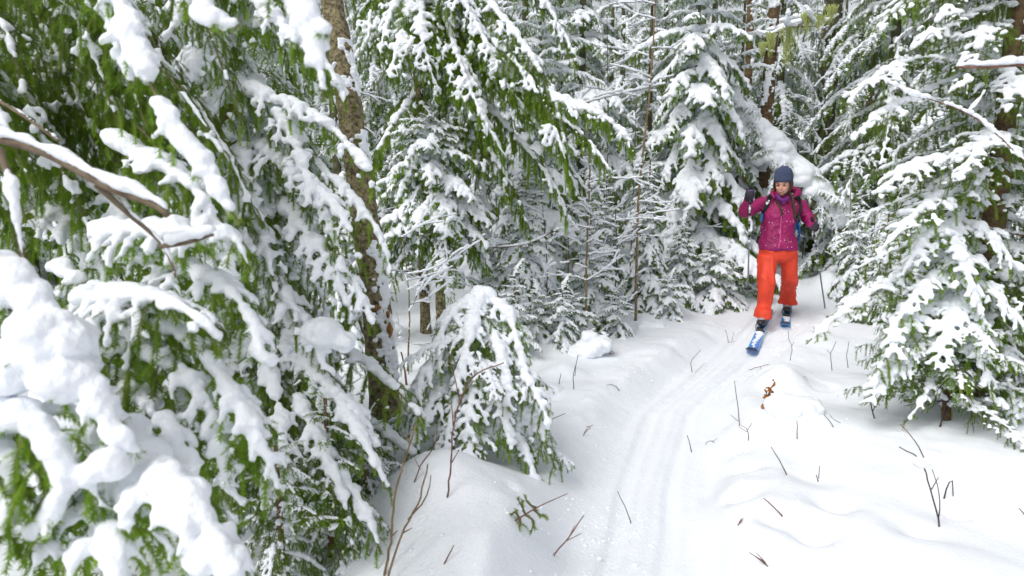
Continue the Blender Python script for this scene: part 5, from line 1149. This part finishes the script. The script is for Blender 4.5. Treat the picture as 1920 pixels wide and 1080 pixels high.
# trousers
tp_ = [loft([(J(1459, 462), .190, .130), (J(1459, 474), .196, .135), (J(1459, 484), .190, .13), (J(1460, 490), .14, .10)], 28),
       loft([(J(1441, 478), .106, .115), (J(1438, 510, -.05), .094, .105), (J(1436, 540, -.09), .080, .095), (J(1433, 568, -.05), .075, .095), (F1(.19, -.02), .084, .115), (F1(.105, -.015), .090, .130)], 24),
       loft([(J(1477, 478), .100, .11), (J(1480, 508, .03), .086, .10), (J(1480, 532, .12), .076, .095), (F2(.32, -.03)*.5+J(1478, 545, .2)*.5, .074, .10), (F2(.21, -.03), .080, .115), (F2(.115, -.015), .096, .132)], 24)]
fused('trousers', tp_, .008, 4, M_PANTS, person, .022, 6.5, (1.2, 1.2, .65), 9)
# gloves gripping the poles
def glove(hc, axis, out, name='glove'):
    """hc centre on the pole, axis up along the pole, out = direction from pole to the back of the hand"""
    ax = unit(axis); o = unit(out-ax*np.dot(out, ax)); t = np.cross(ax, o); P_ = []
    P_.append(ellr(hc+o*.030-ax*.004, (.030, .050, .054), np.stack([o, t, ax], 1)))
    for k in range(4):
        zc = (k-1.5)*.026; R_ = .034-.0015*abs(k-1); a = np.linspace(-.4, 3.6-.2*abs(k-1.2), 10)
        q = np.array([hc+ax*zc+o*math.cos(x)*R_+t*math.sin(x)*R_*.95 for x in a]); P_.append(tube(q, np.linspace(.0152, .012, 10), 8))
    a = np.linspace(.5, -2.2, 8); q = np.array([hc+ax*(.030+.008*i/7)+o*math.cos(x)*.033+t*math.sin(x)*.031 for i, x in enumerate(a)]); P_.append(tube(q, np.linspace(.016, .012, 8), 8))
    g, V, Q = fused(name, P_, .0045, 1, M_GLOVE, person)
    for k in range(4):
        zc = (k-1.5)*.026; a = np.linspace(-.3, 2.0, 8); q = np.array([hc+ax*zc+o*math.cos(x)*.0475+t*math.sin(x)*.0465 for x in a])
        V, T, Q = tube(q, .0048, 6); obj('finger_stripe', make_mesh('finger_stripe', V, T, Q, [M_PURP]), g)
    return g
pl_top, pl_tip = J(1407, 346, -.36), J(1402, 552, -.12); pr_top, pr_tip = J(1522, 407, -.22), G(1547, 578)[0]-root; pr_tip = pr_tip+unit(pr_tip-pr_top)*.10
axl, axr = unit(pl_top-pl_tip), unit(pr_top-pr_tip)
ha_l = pl_top-axl*.10; ha_r = pr_top-axr*.145
gl = glove(ha_l, axl, np.array([-.45, -.8, 0])); gr = glove(ha_r, axr, np.array([.5, -.8, .1]))
for (h, w_) in ((ha_l, wr_l), (ha_r, wr_r)): fused('glove_cuff', [tube(resample([w_+(w_-h)*.15, w_, (w_+h)/2, h+(w_-h)*.2], 8), [.050, .050, .046, .042, .040, .038, .036, .03], 14)], .006, 2, M_GLOVE, person)
# boots
def boot(sole, dirv, name='boot'):
    d = unit(np.array([dirv[0], dirv[1], 0])); s = np.cross(d, ZZ); M = np.stack([s, d, ZZ], 1)
    def L_(x, y, z): return sole+M @ np.array([x, y, z])
    P_ = [ellr(L_(0, .085, .055), (.050, .085, .042), M), ellr(L_(0, -.02, .06), (.048, .12, .05), M), ellr(L_(0, -.06, .13), (.050, .062, .075), M), tube([L_(0, -.07, .10), L_(0, -.07, .20)], [.050, .050], 16)]
    b, V, Q = fused(name, P_, .006, 2, M_BOOT, person)
    for (y, z, w_, h_) in ((.085, .088, .044, .012), (.03, .118, .050, .012)):
        a = np.linspace(-1.3, 1.3, 10); q = np.array([L_(math.sin(x)*w_*1.05, y-.02+(math.cos(x)-1)*w_*1.0+.012, z) for x in a]); V, T, Q = tube(q, .0085, 6); obj('buckle', make_mesh('buckle', V, T, Q, [M_BOOTG]), b)
    obj('shell', make_mesh('shell', *ellr(L_(0, .075, .078), (.036, .06, .026), M)[:2], None, [M_BOOTG]), b)
    return b
b1 = boot(o1+M1[:, 2]*.022-root, d1); b2 = boot(o2+M2[:, 2]*.022-root, d2)
# poles
def pole(top, tip, label, stripe):
    tp0 = tip+root; t = empty('ski_pole', tuple(tp0)); tag(t, label, 'ski pole'); a = top-tip; L = np.linalg.norm(a); a = a/L
    V, T, Q = tube([a*(.02), a*(L*.45), a*(L-.14)], [.0085, .0095, .0105], 10); sft = obj('shaft', make_mesh('shaft', V, T, Q, [M_METAL]), t)
    for k in range(9):
        c = a*(L*.48+k*(L*.44/9)); V, T, Q = tube([c, c+a*.028], .0115, 10); obj('stripe', make_mesh('stripe', V, T, Q, [M_BLACK if k % 2 else M_WHITE]), sft)
    V, T, Q = tube([a*(L-.155), a*(L-.14), a*(L-.05), a*(L-.02), a*L], [.013, .016, .0145, .02, .012], 12); obj('grip', make_mesh('grip', V, T, Q, [M_BLACK]), t)
    V, T, Q = tube([a*.055, a*.060, a*.066], [.012, .045, .040], 16); obj('basket', make_mesh('basket', V, T, Q, [M_BLACK]), t)
    V, T, Q = tube([a*0, a*.04], [.002, .005], 8); obj('tip', make_mesh('tip', V, T, Q, [M_METAL]), t)
    return t
pole(pl_top, pl_tip, 'grey ski pole with black and white stripes held up in the raised hand', True)
pole(pr_top, pr_tip, 'dark grey ski pole planted in the snow from the lowered hand', True)
# backpack
bp = empty('backpack', tuple(root+J(1466, 430, .2))); tag(bp, 'black and blue backpack worn by the skier', 'backpack'); ob = np.array(bp.location)-root
def strap(line, w, m, name, off=.006): 
    o = ribbon(name, line, w, .008, m, bp, 24, off); o.location = tuple(-ob); return o
A_ = [loft([(J(1464, 452, .20)-ob, .15, .07), (J(1464, 430, .22)-ob, .165, .10), (J(1466, 400, .22)-ob, .165, .11), (J(1468, 376, .20)-ob, .14, .09), (J(1468, 366, .19)-ob, .09, .05)], 24)]
fused('pack_body', A_, .012, 3, M_BLUE, bp, .006, 12)
strap([(1446, 366), (1442, 372), (1438, 381), (1434, 392), (1431, 402)], .052, M_BLACK, 'shoulder_strap')
strap([(1494, 368), (1498, 376), (1499, 388), (1497, 400), (1492, 408)], .050, M_BLACK, 'shoulder_strap')
strap([(1431, 400), (1428, 408), (1427, 416)], .018, M_BLUE, 'side_strap', .004)
V, T, Q = tube(resample([J(1492, 408, -.03)-ob, J(1497, 425, -.01)-ob, J(1499, 440, .02)-ob, J(1498, 456, .05)-ob], 12), [.014, .02, .025, .027, .027, .025, .022, .02, .016, .012, .009, .006], 8, 1, .4); obj('hip_belt', make_mesh('hip_belt', V, T, Q, [M_BLUE]), bp)
V, T, Q = tube(resample([J(1430, 400, -.02)-ob, J(1429, 412, .03)-ob, J(1431, 424, .08)-ob], 8), [.012, .016, .018, .018, .016, .014, .01, .006], 8, 1, .4); obj('hip_belt', make_mesh('hip_belt', V, T, Q, [M_BLUE]), bp)
# small white emblem on the strap: slanted block with a dot over it
def flat(name, poly, m, off=.018):
    q = [onj(x, y, off) for x, y in poly]; c = sum(q)/len(q); v = unit(-ray(1440, 380))*.002; k = len(q); V = np.array([c+v]+[a+v for a in q]+[a-v for a in q]); 
    T = [(0, 1+i, 1+(i+1) % k) for i in range(k)]; Q = [(1+i, 1+k+i, 1+k+(i+1) % k, 1+(i+1) % k) for i in range(k)]; o = obj(name, make_mesh(name, V, T, Q, [m], smooth=False), bp); o.location = tuple(-ob)
flat('emblem', [(1436.5, 378), (1442.5, 379.5), (1441, 384.5), (1436, 383)], M_WHITE); flat('emblem', [(1440.5, 374.8), (1443.4, 375.8), (1442.6, 378.2), (1439.8, 377.2)], M_WHITE)
